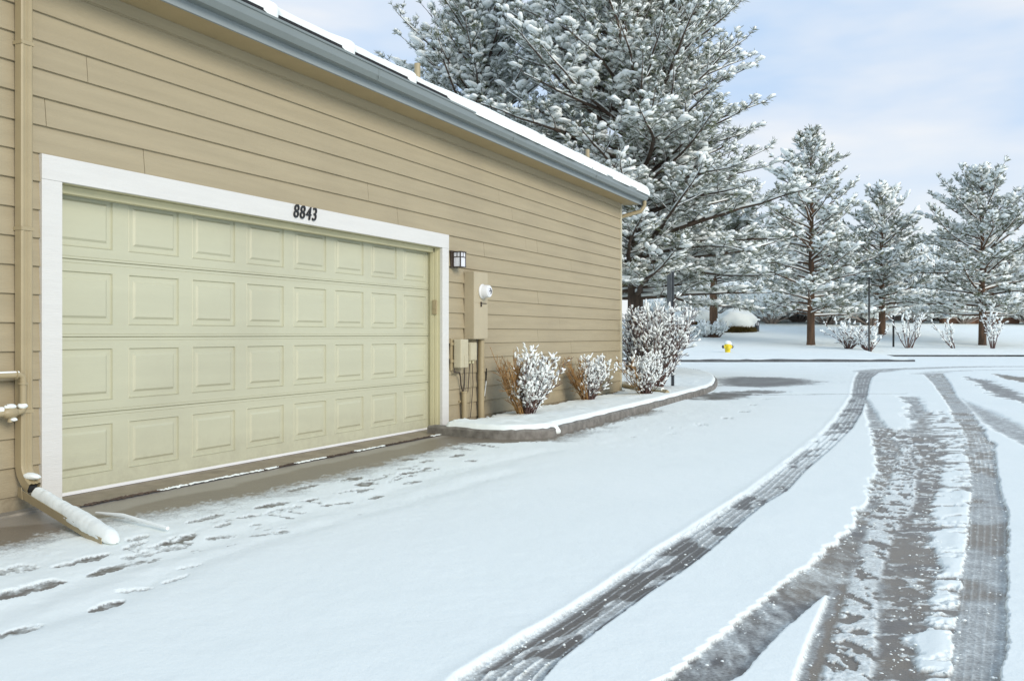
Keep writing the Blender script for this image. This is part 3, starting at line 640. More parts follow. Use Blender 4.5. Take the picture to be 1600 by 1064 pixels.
# roof snow: thick slab with a wandering front edge
ny, nx = 620, 26; ys = np.linspace(WY0, WY1+.27, ny)
fe = OH-.005+.03*(fbm(ys*1.5, ys*0, 3, 3)-.5)+.16*sm(4.0, 5.2, ys)+.03*(fbm(ys*5, ys*0, 7, 3)-.5)
for u, v_ in ((437, 38), (556, 90), (655, 135)):
    yy = Wl(u, v_, .43)[0]; fe += .10*np.exp(-((ys-yy)/.11)**2)
fe = np.minimum(fe, OH+.165); drape = sm(OH+.04, OH+.10, fe)
V = []
th = .075+.035*(fbm(ys*1.1, ys*0, 13, 3)-.5)
endf = sm(0, .12, WY1+.27-ys)
for k in range(nx):
    if k < 9:
        a = k/8*math.pi*.62-math.pi*.12; x = fe-.055+.055*math.cos(a)*1.0; zt = roofz(fe)+th*(.46+.54*math.sin(a)/math.sin(math.pi*.5)); zt = roofz(x)+.001+th*endf*(.42+.58*math.sin(a))
    else:
        t = (k-8)/(nx-9); x = (fe-.055)*(1-t)+RX*t; zt = roofz(x)+th*endf*(1.0)+.02*(noise(ys*2, x*2, 5)-.5)
    if k == 0: zt = np.minimum(roofz(x)+.0, zt)-.01-.06*drape
    V.append(np.stack([np.broadcast_to(x, ys.shape), ys, np.broadcast_to(zt, ys.shape)], -1))
V = np.stack(V, 1).reshape(-1, 3); i, j = np.meshgrid(np.arange(ny-1), np.arange(nx-1), indexing='ij'); b0 = i*nx+j
mesh_np('roof_snow', V, np.stack([b0, b0+1, b0+nx+1, b0+nx], -1).reshape(-1, 4), 'snowc', gar, True)
V2 = V.reshape(ny, nx, 3)[:, 8:].copy(); V2 = V2[::30][:, ::3]; V2[..., 0] = 2*RX-V2[..., 0]; a_, b_ = V2.shape[:2]
i, j = np.meshgrid(np.arange(a_-1), np.arange(b_-1), indexing='ij'); b0 = i*b_+j
mesh_np('roof_snow', V2.reshape(-1, 3), np.stack([b0, b0+b_, b0+b_+1, b0+1], -1).reshape(-1, 4), 'snowc', gar, True)
for u, v_ in ((652, 100), (918, 234)):
    y, z = Wl(u, v_, -.9); MB().lathe([(.04, -.6), (.04, 0), (.032, 0), (.032, -.1)], (-.9, y, z), 14).build('vent_pipe', 'tanpaint', gar, True)
# downspout on the front, left of the door
yR = Wl(52, 400, .075)[0]; yL = yR-.078
dsp = MB(); w_ = .075
prof = [(.012, yL), (.012, yR), (w_-.006, yR), (w_, yR-.008), (w_, yR-.018), (w_-.005, yR-.023), (w_-.005, yR-.035), (w_, yR-.039), (w_-.005, yR-.043), (w_-.005, yR-.055), (w_, yR-.060), (w_, yL+.008), (w_-.006, yL)]
n = len(prof)
path = [(0, EAVE-.15, 0), (0, .30, 0)]
V = []; rings = []
for dz, tilt in ((EAVE-.10, 0), (.27, 0), (.22, 18), (.18, 40), (.155, 58), (.135, 62)):
    pass
def sweep2(mb, prof, stations):   # stations: (origin x,z, tilt) profile x,y ; tilt rotates x axis up toward +z about y
    V = []
    for ox, oz, tl, oy in stations:
        c, s = math.cos(R(tl)), math.sin(R(tl))
        for (a, b) in prof: V.append((ox+(a)*c, b+oy, oz+a*s))
    m = len(stations); nn = len(prof)
    mb.add(V, [(i*nn+k, i*nn+(k+1) % nn, (i+1)*nn+(k+1) % nn, (i+1)*nn+k) for i in range(m-1) for k in range(nn)]+[tuple(range(nn)), tuple((m-1)*nn+k for k in range(nn))][:1])
sweep2(dsp, prof, [(0, EAVE-.09, 0, 0), (0, 2.3, 0, 0), (0, .36, 0, 0), (0, .31, 0, 0), (.004, .27, 15, 0), (.018, .225, 32, 0), (.045, .185, 50, 0), (.085, .152, 62, -.005), (.13, .125, 64, -.01)])
ds = dsp.build('downspout', 'tanpaint', gar)
for z in (.62, 1.75, 2.9):
    MB().box(-.001, w_+.003, yL-.004, yR+.004, z, z+.022).build('strap', 'tanpaint', ds)
MB().box(.02, w_-.005, yL+.008, yR-.008, EAVE-.12, EAVE+.06).build('gutter_outlet', 'tanpaint', ds)
MB().box(.03, gx0+.06, yL+.006, yR-.006, EAVE+.01, EAVE+.055).build('elbow', 'tanpaint', ds)
blob_obj('snow', (.115, (yL+yR)/2-.006, .232), .075, .034, .020, 3, ds).rotation_euler = (0, 0, 0)
MB().box(.132, .1365, yL+.0, yR-.018, .135, .178).build('outlet_mouth', 'black', ds)
# end downspout at the far corner
ed_ = MB().tube([(gx0+.055, WY1+.20, EAVE+.055), (gx0+.055, WY1+.2, EAVE-.03), (gx0+.0, WY1+.17, EAVE-.13), (.02, WY1+.08, EAVE-.21), (-.06, WY1+.06, EAVE-.26), (-.06, WY1+.06, .3)], .036, 10).build('downspout', 'tanpaint', gar, True)
# trim light pieces
slab = MB(); slab.box(-RC-.1, .205, -.0, DW, -.05, .009, .003)
tag(slab.build('garage_slab', 'slabwet'), kind='structure')
mb = MB(); mb.box(-.006, .10, -3.2, -.05, -.05, .014, .004); tag(mb.build('concrete_ledge', 'concrete'), kind='structure')
# debris line in the joint
rs = np.random.default_rng(8); nb = 900; yy = rs.uniform(.0, 5.0, nb); xx = .215+rs.normal(0, .010, nb)+.02*(fbm(yy*3, yy*0, 4, 3)-.5)
zz = np.full(nb, .010); keepm = fbm(yy*2.5, yy*0, 6, 3) > .47
for msk, mt, lab, sc in ((keepm, 'snowc', 'thin crumbs of snow lying in the joint along the door slab', .009), (~keepm, 'bark', 'dark leaf litter caught in the joint along the door slab', .010)):
    p_ = np.stack([xx, yy, zz], 1)[msk]; d_ = np.stack([rs.normal(0, .3, len(p_)), np.ones(len(p_)), np.zeros(len(p_))], 1)
    mats = frames(d_)*np.stack([rs.uniform(1, 3., len(p_)), rs.uniform(.5, 1.1, len(p_)), rs.uniform(.4, .8, len(p_))], 1)[:, None, :]*sc
    V, Fc = inst_np(BT, BF, mats, p_); tag(mesh_np('snow_crumbs' if mt == 'snowc' else 'leaf_litter', V, Fc, mt, None, True), lab, 'snow' if mt == 'snowc' else 'leaves', kind='stuff')
tag(MB().box(.2055, .226, -.02, DW+.1, -.02, .006).build('slab_joint', 'rubber'), kind='structure')

cr = []
for tb, side, n in ((trA, 0, 260), (trA, 1, 200), (dk1, 0, 500), (dk2, 1, 500), (trC, 0, 300), (trC, 1, 400), (slu, 0, 350)):
    a = prep(tb); a = a[(a[:, 0] < 14)]; d_ = np.exp(rs.uniform(math.log(2.6), math.log(13), n)); e_ = np.interp(d_, a[:, 0], a[:, 1+side]); l_ = e_+rs.normal(0, .05, n)
    xx, yy = CF(d_, l_); cr.append(np.stack([xx, yy, np.full(n, .012)], 1))
xx = rs.uniform(.5, 2.2, 500); yy = rs.uniform(-2.5, 5.5, 500)
cr = np.concatenate(cr); N = len(cr); sz = .0018+.006*rs.random(N)**4; ang = rs.uniform(0, 6.28, N)
mats = frames(np.stack([np.cos(ang), np.sin(ang), np.zeros(N)], 1))*(np.stack([rs.uniform(.8, 1.6, N), np.ones(N), rs.uniform(.5, .9, N)], 1)*sz[:, None])[:, None, :]
V, Fc = inst_np(BT, BF, mats, cr); tag(mesh_np('snow_crumbs', V, Fc, 'snowc', None, True), 'small crumbs of snow thrown along the tyre tracks on the drive', 'snow', kind='stuff')

# ------------------------------------------------------------------ small things on the wall
hn = thing('house_number', 'black house number 8843 on the white door trim', 'house number', (.018, 2.28, 2.20))
def text_mesh(ch, size):
    cu = bpy.data.curves.new('t', 'FONT'); cu.body = ch; cu.size = size; cu.extrude = .006; cu.shear = .20; cu.offset = .0002; cu.resolution_u = 5
    o = bpy.data.objects.new('t', cu); COL.objects.link(o); dg = bpy.context.evaluated_depsgraph_get(); dg.update()
    me = bpy.data.meshes.new_from_object(o.evaluated_get(dg)); bpy.data.objects.remove(o); return me
for k, ch in enumerate('8843'):
    me = text_mesh(ch, .172); xs = [q.co.x for q in me.vertices]; zs = [q.co.y for q in me.vertices]; w = max(xs)-min(xs)
    for q in me.vertices:
        a, b, z = q.co; q.co = (z+.0085, (a-min(xs))*.86+k*.084, (b-min(zs))*1.0-.062)
    me.materials.clear(); me.materials.append(M['black']); link(bpy.data.objects.new('digit', me), hn)
lp = thing('wall_lamp', 'square wall lantern with frosted panes and dark frame beside the door', 'lamp', (0, 5.115, 1.985))
MB().box(.0, .018, -.035, .125, -.10, .10, .003).build('back_plate', 'bronze', lp)
MB().box(.022, .118, .006, .124, -.085, .078).build('glass', 'glass', lp)
fr = MB()
fr.box(.016, .128, -.004, .134, .079, .092, .002).box(.016, .126, -.002, .132, -.095, -.0855, .002)
for a in (.0195, .112): 
    for b in (.0, .118): fr.box(a, a+.011, b, b+.011, -.086, .08)
fr.box(.019, .122, .0015, .0045, .020, .030).box(.0695, .0775, .0015, .0045, .030, .079).box(.1195, .1225, .0, .128, .020, .030).box(.1195, .1225, .061, .069, .030, .079)
fr.build('frame', 'bronze', lp)
kp = thing('keypad', 'small tan garage keypad on the cream door jamb', 'keypad')
yk, z1k = Wl(682, 467, -.07); 
MB().box(-.105, -.045, DW-.032, DW-.0125, 1.335, 1.50, .006).build('case', 'tanpaint', kp)
MB().box(-.098, -.052, DW-.036, DW-.0325, 1.40, 1.49, .001).build('cover', 'tanpaint', kp)
cb = thing('meter_cabinet', 'tall tan electric cabinet with round white meter on the wall', 'meter cabinet', (0, 5.42, 0))
bd = MB().box(.0, .13, .0, .36, 1.05, 1.858, .003).build('cabinet_body', 'cabinet', cb)
MB().box(.1305, .133, .004, .356, 1.49, 1.85, .001).build('cover', 'cabinet', bd)
MB().box(.1305, .1335, .004, .356, 1.06, 1.478, .001).build('cover', 'cabinet', bd)
MB().box(.133, .15, .165, .18, 1.44, 1.50, .002).box(.133, .142, .18, .32, 1.478, 1.486).build('latch', 'bronze', bd)
ym, zm = Wl(753, 455.5, .133); ym -= 5.42
mt_ = MB().lathe([(.088, 0), (.09, .012), (.082, .02), (.078, .03), (.075, .095), (.068, .105)], (.134, ym, zm), 28, 'x').build('meter', 'white', cb, True)
MB().lathe([(.050, 0), (.052, .003), (.03, .0035)], (.2395, ym, zm), 24, 'x').build('dial', 'glass', mt_, True)
MB().tube([(.244, ym+.02, zm-.03), (.244, ym+.035, zm), (.244, ym+.02, zm+.025), (.244, ym-.005, zm+.03)], .007, 6).tube([(.244, ym-.02, zm), (.244, ym+.02, zm+.004)], .006, 6).build('needle', 'black', mt_)
bx = thing('utility_box', 'larger tan utility box with rounded cover on a backboard by the trim', 'utility box', (0, 5.07, 0))
MB().box(0, .02, .0, .24, .68, 1.06, .003).box(.02, .035, -.02, .05, .98, 1.01).box(.02, .035, -.02, .05, .78, .81).build('backboard', 'tanpaint', bx)
bq = MB().box(.035, .135, .03, .215, .715, 1.05, .014).build('box_cover', 'lightbox', bx)
MB().box(.1352, .139, .11, .205, .72, .86, .002).build('latch', 'lightbox', bq)
MB().tube([(.05, .03, .71), (.05, .02, .665), (.05, .15, .655), (.04, .19, .60), (.03, .22, .50), (.03, .28, .40)], .009, 7).build('cable', 'bronze', bx, True)
b2 = thing('utility_box', 'smaller tan utility box with two knobs under the meter cabinet', 'utility box', (0, 5.40, 0))
MB().box(0, .075, .02, .20, .79, 1.01, .004).box(.075, .082, .03, .19, .80, 1.0, .003).build('box_cover', 'lightbox', b2)
for q in (.07, .15): MB().lathe([(.014, -.035), (.018, -.03), (.018, -.002), (.012, 0)], (.045, q, .79), 10).build('knob', 'cream', b2, True)
MB().tube([(.045, .07, .757), (.04, .065, .6), (.03, .06, .42), (.03, .0, .38)], .006, 6).tube([(.045, .15, .757), (.04, .16, .62), (.035, .18, .50), (.03, .14, .2), (.03, .12, .1)], .005, 6).tube([(.02, .01, 1.04), (.02, .0, .7), (.02, -.01, .5), (.02, -.04, .38)], .008, 6).build('cable', 'bronze', b2, True)
yc_ = Wl(725.5, 620, .05)[0]
cd = thing('conduit', 'short tan conduit stub rising from the snow beneath the boxes', 'pipe', (.05, yc_, 0))
MB().lathe([(.033, .0), (.033, .41), (.038, .41), (.038, .43), (.025, .43)], (0, 0, 0), 14).build('pipe', 'tanpaint', cd, True)
MB().box(-.045, -.03, -.06, .06, .3, .32).build('bracket', 'tanpaint', cd)
yc2 = Wl(752, 600, .055)[0]
cd = thing('conduit', 'tall tan conduit running from the meter cabinet down into the snow', 'pipe', (.055, yc2, 0))
MB().lathe([(.04, .0), (.04, .55), (.046, .55), (.046, .61), (.04, .615), (.04, 1.05)], (0, 0, 0), 16).build('pipe', 'tanpaint', cd, True)
g1 = P(755, 655, 11.15)
st = thing('garden_stake', 'thin black stake standing in snow before the tall conduit', 'stake', (g1[0], g1[1], .08))
MB().tube([(0, 0, -.1), (.01, .015, .22), (.015, .03, .38)], .010, 7).tube([(.015, .03, .38), (.02, .045, .52), (.02, .05, .60)], .009, 7).build('rod', 'black', st, True)
MB().tube([(.012, .01, .25), (.022, .022, .36), (.026, .033, .44)], .007, 6).build('snow', 'snowtree', st, True)
# gas pipe left of the downspout
gp_ = thing('gas_pipe', 'tan gas pipe with valve on the siding left of the downspout', 'pipe', (.10, 0, 0))
ye = Wl(36, 588, .10)[0]
MB().tube([(0, -1.6, .86), (0, ye-.03, .86), (0, ye-.008, .852), (0, ye, .83), (0, ye, .68), (0, ye, .662)], .020, 12).tube([(0, ye-.05, .86), (0, ye-.045, .86)], .028, 12).tube([(0, ye, .80), (0, ye, .81)], .027, 12).tube([(0, ye, .655), (0, ye-.006, .637), (0, ye-.03, .632), (0, -1.6, .60)], .020, 12).build('pipe', 'tanpaint', gp_, True)
vv_ = MB().lathe([(.02, -.045), (.034, -.03), (.036, 0), (.034, .03), (.02, .045)], (0, ye-.085, .632), 12, 'y').tube([(0, ye-.085, .632), (0, ye-.085, .575)], .014, 8).tube([(0, ye-.11, .672), (0, ye-.06, .668)], .010, 8).build('valve', 'tanpaint', gp_, True)
sn_ = MB().tube([(0, -1.6, .873), (0, ye-.03, .873)], .014, 8, flat=.7).tube([(0, ye-.5, .65), (0, ye-.13, .655)], .016, 8).build('snow', 'snowtree', gp_, True)
blob_obj('snow', (0, ye-.085, .668), .030, .035, .018, 6, gp_); blob_obj('snow', (0, ye-.005, .668), .028, .026, .018, 7, gp_); blob_obj('snow', (.012, ye-.07, .590), .018, .02, .012, 8, gp_)
# downspout extension lying out onto the drive
ex = thing('downspout_extension', 'flat tan downspout extension buried under a roll of snow on the drive', 'drain pipe')
a = np.array([.10, (yL+yR)/2-.01, .105]); b = np.array([1.24, -.65, -.005]); d = (b-a)/np.linalg.norm(b-a); sd_ = np.cross(d, [0, 0, 1]); sd_ /= np.linalg.norm(sd_); up = np.cross(sd_, d)
def gut_prof(p, w, h, t): return [p+sd_*w+up*h, p+sd_*w, p-sd_*w, p-sd_*w+up*h, p-sd_*(w-t)+up*h, p-sd_*(w-t)+up*t, p+sd_*(w-t)+up*t, p+sd_*(w-t)+up*h]
mb = MB(); V = gut_prof(a, .047, .048, .004)+gut_prof(b, .047, .048, .004); mb.add(V, [(k, (k+1) % 8, 8+(k+1) % 8, 8+k) for k in range(8)]+[tuple(range(8)), tuple(range(15, 7, -1))])
mb.build('trough', 'tanpaint', ex)
for sg in (1, -1):
    mb = MB()
    mb.add([tuple(q) for q in (a+sd_*.05*sg-d*.03, a+sd_*.05*sg+d*.05, a+sd_*.05*sg+d*.03+up*.07, a+sd_*.05*sg-d*.03+up*.06, a+sd_*.053*sg-d*.03, a+sd_*.053*sg+d*.05, a+sd_*.053*sg+d*.03+up*.07, a+sd_*.053*sg-d*.03+up*.06)], [(0, 1, 2, 3), (4, 5, 6, 7), (0, 1, 5, 4), (1, 2, 6, 5), (2, 3, 7, 6), (3, 0, 4, 7)])
    mb.build('hinge', 'tanpaint', ex)
ns, nk = 90, 16; V = []
for i_ in range(ns):
    t = i_/(ns-1); p = a+(b-a)*(.09+.98*t); e = math.sqrt(max(0, 1-(2*max(0, t-.86)/.28)**2))*min(1, (t/.04)**.5) if t > 0 else .05
    wv = (.040+.013*t+.006*(noise(np.array([t*9]), np.array([0.]), 2)[0]-.5))*max(e, .05); hv = (.052+.012*t+.012*(noise(np.array([t*7]), np.array([3.]), 4)[0]-.5))*max(e, .05)
    for k in range(nk):
        an = 2*math.pi*k/nk; rr = 1+.13*(noise(np.array([t*18]), np.array([k*.8]), 9)[0]-.5)+.10*(noise(np.array([t*50]), np.array([k*1.7]), 19)[0]-.5); V.append(p+up*.036+sd_*wv*math.cos(an)*rr+up*hv*(math.sin(an) if math.sin(an) > 0 else .4*math.sin(an))*rr)
mesh_np('snow', np.array(V), np.array([(i_*nk+k, i_*nk+(k+1) % nk, (i_+1)*nk+(k+1) % nk, (i_+1)*nk+k) for i_ in range(ns-1) for k in range(nk)]), 'snowc', ex, True)
mb = MB(); pa = G(150, 806); pb = G(262, 835)
mb.tube([(pa[0], pa[1], .02), ((pa[0]*.6+pb[0]*.4), (pa[1]*.6+pb[1]*.4), .045), (pb[0], pb[1], .035)], [.007, .012, .010], 8); tag(mb.build('stick', 'snowtree', None, True), 'thin snow coated stick lying beside the downspout extension', 'stick')
# far corner extension
q0 = (0.02, 11.24, 0); q1 = P(1043, 612, 14.6)
ex2 = thing('downspout_extension', 'short tan downspout extension in the bed behind the end shrubs', 'drain pipe', (0, 0, 0))
MB().tube([(q0[0], q0[1], .19), (q1[0], q1[1], .15)], .045, 4).build('trough', 'tanpaint', ex2)
MB().tube([(q0[0], q0[1], .235), (q1[0]*.9+q0[0]*.1, q1[1]*.9+q0[1]*.1, .195)], .035, 8).build('snow', 'snowc', ex2, True)

# ------------------------------------------------------------------ plants
def limb_path(p, az, el0, el1, L, n, rng, wob=.12):
    pts = [np.array(p, float)]; w = 0; w2 = 0
    for k in range(n):
        t = (k+.5)/n; el = el0+(el1-el0)*t+w2; a_ = az+w
        d = np.array([math.cos(el)*math.cos(a_), math.cos(el)*math.sin(a_), math.sin(el)]); pts.append(pts[-1]+d*L/n)
        w += rng.normal(0, wob); w2 += rng.normal(0, wob*.6)
    return pts
def pine(name, label, cat, loc, H, zb, Rf, seed, inner=.2, lv=.68, fexp=.92, lbark='bark', nl=90, tuft=.14, sec=.30, ter=.17, twopass=True, r0=.16, snow=.75, sn_sz=.09, bark='barkpine', need='needles', low_el=-.12, top_el=.95, tpl=(TT, TF), group=None, droop=.25, lean=(0, 0), up=.15, forks=(), pads=.06, azf=None):
    rng = np.random.default_rng(seed); root = thing(name, label, cat, loc, 0, group)
    S = []; SN = []; tp = []; td = []
    tk = [np.array([0, 0, -.3])]; nseg = 9
    for k in range(nseg):
        t = (k+1)/nseg; tk.append(np.array([lean[0]*t*H+rng.normal(0, .02*H/9), lean[1]*t*H+rng.normal(0, .02*H/9), t*H]))
    tk[1][:2] *= .3
    TS = []; rad = lambda t: r0*(1-.86*t)**1.0
    trunks = [(tk, 0)]
    def tpos(z):
        t = max(0, z/H*nseg); k = min(int(t), nseg-1); return tk[k]+(tk[k+1]-tk[k])*(t-k)
    def seg(S_, pts, ra, rb):
        n = len(pts)-1
        for k in range(n):
            S_.append([*pts[k], *pts[k+1], ra+(rb-ra)*k/n, ra+(rb-ra)*(k+1)/n])
    def snowline(pts, ra, rb):
        n = len(pts)-1
        for k in range(n):
            d = pts[k+1]-pts[k]; hz_ = math.hypot(d[0], d[1])/(np.linalg.norm(d)+1e-9)
            if hz_ > .45 and rng.random() < .85:
                r_ = (ra+(rb-ra)*(k+.5)/n); o = np.array([0, 0, r_*.75+.006]); SN.append([*(pts[k]+o), *(pts[k+1]+o), r_*.9+.008, r_*.8+.006])
    for i in range(nl):
        fr_ = ((i+rng.random())/nl)**fexp; z = zb+(H*.985-zb)*fr_; az = i*2.39996+rng.uniform(-.5, .5)
        L = Rf(fr_)*rng.uniform(lv, 1.12)
        if azf: L *= azf(az, fr_)
        if L < .25: L = .25
        el0 = low_el+(top_el-low_el)*fr_**1.15+rng.uniform(-.14, .14); el1 = el0+rng.uniform(-.05, .35)-droop*(1-fr_)
        n = max(4, int(L/.45)); pts = limb_path(tpos(z), az, el0, el1, L, n, rng, .10)
        lr = min(rad(z/H)*.55, .018*L+.008); seg(S, pts, lr, .008); snowline(pts, lr, .008)
        ns_ = max(3, int(L*.8/sec)); sg = 1
        for k in range(ns_+1):
            t = inner+(1-inner)*(k+rng.uniform(-.3, .3))/ns_; t = min(max(t, .1), 1); ti = t*(len(pts)-1); q = min(int(ti), len(pts)-2); p = pts[q]+(pts[q+1]-pts[q])*(ti-q)
            d = pts[q+1]-pts[q]; a0 = math.atan2(d[1], d[0]); e0 = math.asin(max(-1, min(1, d[2]/(np.linalg.norm(d)+1e-9))))
            l2 = min(1.5, .22+.5*(1-t)*L)*rng.uniform(.6, 1.15); sg = -sg
            if k == ns_: aa = a0; l2 = .3
            else: aa = a0+sg*rng.uniform(.5, 1.15)
            sp = limb_path(p, aa, e0+rng.uniform(-.15, .35), e0+rng.uniform(0, .55), l2, max(2, int(l2/.22)), rng, .15)
            seg(S, sp, .006+.008*l2, .004)
            if l2 > .5: snowline(sp, .006+.008*l2, .004)
            m = max(1, int(l2/ter)); tsg = 1
            for j in range(m+1):
                tt = (j+rng.uniform(.2, .8))/(m+1) if j < m else 1.; ti = tt*(len(sp)-1); q = min(int(ti), len(sp)-2); pp_ = sp[q]+(sp[q+1]-sp[q])*(ti-q)
                d = sp[q+1]-sp[q]; d = d/np.linalg.norm(d); tsg = -tsg
                if j < m:
                    side = np.cross(d, [0, 0, 1]); side /= np.linalg.norm(side)+1e-9; d = d*.7+side*tsg*rng.uniform(.4, 1.)+np.array([0, 0, rng.uniform(-.2, .45)+up])
                    d /= np.linalg.norm(d); l3 = rng.uniform(.7, 1.5)*ter; e = pp_+d*l3; S.append([*pp_, *e, .005, .003])
                    if twopass and rng.random() < .6: tp.append(pp_+d*l3*.4); td.append(d)
                else: e = pp_; d = d+np.array([0, 0, up]); d /= np.linalg.norm(d)
                tp.append(e); td.append(d)
    tp = np.array(tp); td = np.array(td); N = len(tp)
    # trunk
    Tm = MB()
    for tks, o in trunks: 
        zs = np.linspace(-.3, H, 16); pts = [tpos(z) if z > 0 else np.array([0, 0, z]) for z in zs]
        Tm.tube(pts, [rad(max(z, 0)/H)*(1.25 if z < .15 else 1.0) for z in zs], 10)
    trk = Tm.build('trunk', bark, root, True)
    V, Fc = segs_np(np.array(S), 4); mesh_np('limbs', V, Fc, lbark, root, True)
    sc = tuft*rng.uniform(.75, 1.3, N); fm = frames(td+rng.normal(0, .18, (N, 3)))
    V, Fc = inst_np(tpl[0], tpl[1], fm*sc[:, None, None], tp); mesh_np('crown', V, Fc, need, root, False)
    # snow pillows, thicker where a bough is well loaded
    ld = fbm(tp[:, 0]*.9+tp[:, 2]*.6, tp[:, 1]*.9-tp[:, 2]*.5, seed, 3); hv = snow+(ld-.5)*1.1
    kp_ = rng.random(N) < hv; q = tp[kp_]; dq = td[kp_].copy(); dq[:, 2] *= .65
    s1_ = sn_sz*rng.uniform(.55, 1.25, kp_.sum())*(1+1.3*np.clip(ld[kp_]-.5, 0, .3))
    sc3 = np.stack([s1_*rng.uniform(.9, 1.7, len(q)), s1_*rng.uniform(.7, 1.1, len(q)), s1_*rng.uniform(.45, .8, len(q))], 1)
    mm = frames(dq+rng.normal(0, .1, dq.shape))*sc3[:, None, :]
    V, Fc = inst_np(BT, BF, mm, q+np.stack([0*s1_, 0*s1_, s1_*.45], 1)+dq*s1_[:, None]*.35)
    nb_ = int(N*pads)
    if nb_:
        # heavy pads hanging over whole sprays
        ii = rng.choice(np.where(ld > .48)[0], min(nb_, (ld > .48).sum()), replace=False); dq = td[ii].copy(); dq[:, 2] *= .3; s2_ = sn_sz*rng.uniform(1.3, 2.3, len(ii))
        sc3 = np.stack([s2_*rng.uniform(1., 1.8, len(ii)), s2_, s2_*rng.uniform(.35, .6, len(ii))], 1)
        V3, F3 = inst_np(BT, BF, frames(dq)*sc3[:, None, :], tp[ii]+np.array([0, 0, .03])); Fc = np.concatenate([Fc, F3+len(V)]); V = np.concatenate([V, V3])
    tag(mesh_np('snow', V, Fc, 'snowtree', root, True), kind='stuff')
    if SN:
        V, Fc = segs_np(np.array(SN), 5); tag(mesh_np('limb_snow', V, Fc, 'snowtree', root, True), kind='stuff')
    return root
def copy_tree(o, parent=None):
    c = o.copy(); COL.objects.link(c); c.parent = parent
    for ch in list(o.children): copy_tree(ch, c)
    return c
def shrub(name, label, cat, loc, n, H, seed, azr=(0, 6.283), el=(.75, 1.4), stem_r=.008, twm='twig', snowfun=None, snow=.7, sn=.03, dens=9, sub=.35, group=None, side_dir=None, up=.3, two=None, elong=2.6, thick=.75):
    rng = np.random.default_rng(seed); root = thing(name, label, cat, loc, 0, group); S = [[], []]; pos = []; dr = []
    ang = lambda: rng.uniform(*azr)
    for i in range(n):
        az = ang(); e0 = rng.uniform(*el); L = H*rng.uniform(.7, 1.08)/max(math.sin(e0), .5); b0_ = np.array([math.cos(az), math.sin(az), 0])*rng.uniform(0, .10)*H-np.array([0, 0, .05])
        pts = limb_path(b0_, az, e0, e0+rng.uniform(-.1, .2), L, 7, rng, .13)
        bi = 1 if (two and two(pts[-1])) else 0
        for k in range(7): S[bi].append([*pts[k], *pts[k+1], stem_r*(1-.11*k), stem_r*(1-.11*(k+1))])
        for k in range(dens):
            t = .22+.78*rng.random(); ti = t*7; q = min(int(ti), 6); p = pts[q]+(pts[q+1]-pts[q])*(ti-q); d = pts[q+1]-pts[q]; d /= np.linalg.norm(d)
            dd_ = d+rng.normal(0, .42, 3)+np.array([0, 0, up*.6]); dd_ /= np.linalg.norm(dd_); l2 = H*sub*rng.uniform(.4, 1.)*(1.15-t*.6)
            p1 = p+dd_*l2*.5; d3 = dd_+rng.normal(0, .22, 3)+np.array([0, 0, up*.5]); d3 /= np.linalg.norm(d3); p2 = p1+d3*l2*.5
            S[bi].append([*p, *p1, stem_r*.55, stem_r*.42]); S[bi].append([*p1, *p2, stem_r*.42, stem_r*.28])
            for a_, b_, dv in ((p, p1, dd_), (p1, p2, d3)):
                for _ in range(2):
                    pos.append(a_+(b_-a_)*rng.random()); dr.append(dv)
            pos.append(p2); dr.append(d3)
            for _ in range(2):
                d4 = d3+rng.normal(0, .5, 3)+np.array([0, 0, .2]); d4 /= np.linalg.norm(d4); a_ = p+(p2-p)*rng.uniform(.3, .95); b_ = a_+d4*l2*.35
                S[bi].append([*a_, *b_, stem_r*.32, stem_r*.22]); pos.append(b_); dr.append(d4); pos.append((a_+b_)/2); dr.append(d4)
        for k in range(2, 7): pos.append(pts[k]); dr.append(pts[k+1]-pts[k])
    for bi, m_ in ((0, twm), (1, 'twigorange')):
        if S[bi]: V, Fc = segs_np(np.array(S[bi]), 4); mesh_np('twigs', V, Fc, m_, root, True)
    pos = np.array(pos); dr = np.array(dr); dr /= np.linalg.norm(dr, axis=1)[:, None]
    pr = np.full(len(pos), snow)*(snowfun(pos) if snowfun else 1); k = rng.random(len(pos)) < pr; q = pos[k]; dq = dr[k]
    s1_ = sn*rng.uniform(.6, 1.3, len(q)); sc3 = np.stack([s1_*rng.uniform(1, elong, len(q)), s1_, s1_*thick], 1)
    V, Fc = inst_np(BT, BF, frames(dq)*sc3[:, None, :], q+np.array([0, 0, 1])*s1_[:, None]*.35); tag(mesh_np('snow', V, Fc, 'snowtree', root, True), kind='stuff')
    return root
# lateral direction in view
LAT = np.array([c_, s_])
def lat(p): return p[:, 0]*LAT[0]+p[:, 1]*LAT[1]
# bed shrubs
b1 = G(822, 648, .11)
shrub('shrub', 'larger bed shrub, orange twigs bare on the left and snow laden on the right', 'shrub', (b1[0], b1[1], .10), 84, .76, 11, el=(.92, 1.5), stem_r=.0075, twm='twigdark', snowfun=lambda p: sm(-.22, .02, lat(p)+.06*np.sin(p[:, 2]*9)), snow=.31, sn=.016, dens=8, two=lambda p: p[0]*LAT[0]+p[1]*LAT[1] < -.02)
b2_ = G(920, 626, .11)
shrub('shrub', 'smaller bed shrub near the wall corner, brown left half and snowy right half', 'shrub', (b2_[0], b2_[1], .10), 58, .66, 12, el=(.92, 1.5), stem_r=.0075, twm='twigdark', snowfun=lambda p: sm(-.18, .02, lat(p)), snow=.32, sn=.016, dens=8, two=lambda p: p[0]*LAT[0]+p[1]*LAT[1] < -.04)
b3 = G(1022, 607, .12)
shrub('shrub', 'tall dense snow covered shrub just beyond the building corner', 'shrub', (b3[0], b3[1], .12), 140, 1.38, 13, el=(1.0, 1.52), stem_r=.009, twm='twigdark', snow=.23, sn=.023, dens=11, sub=.34)
b4 = G(1008, 617, .12)
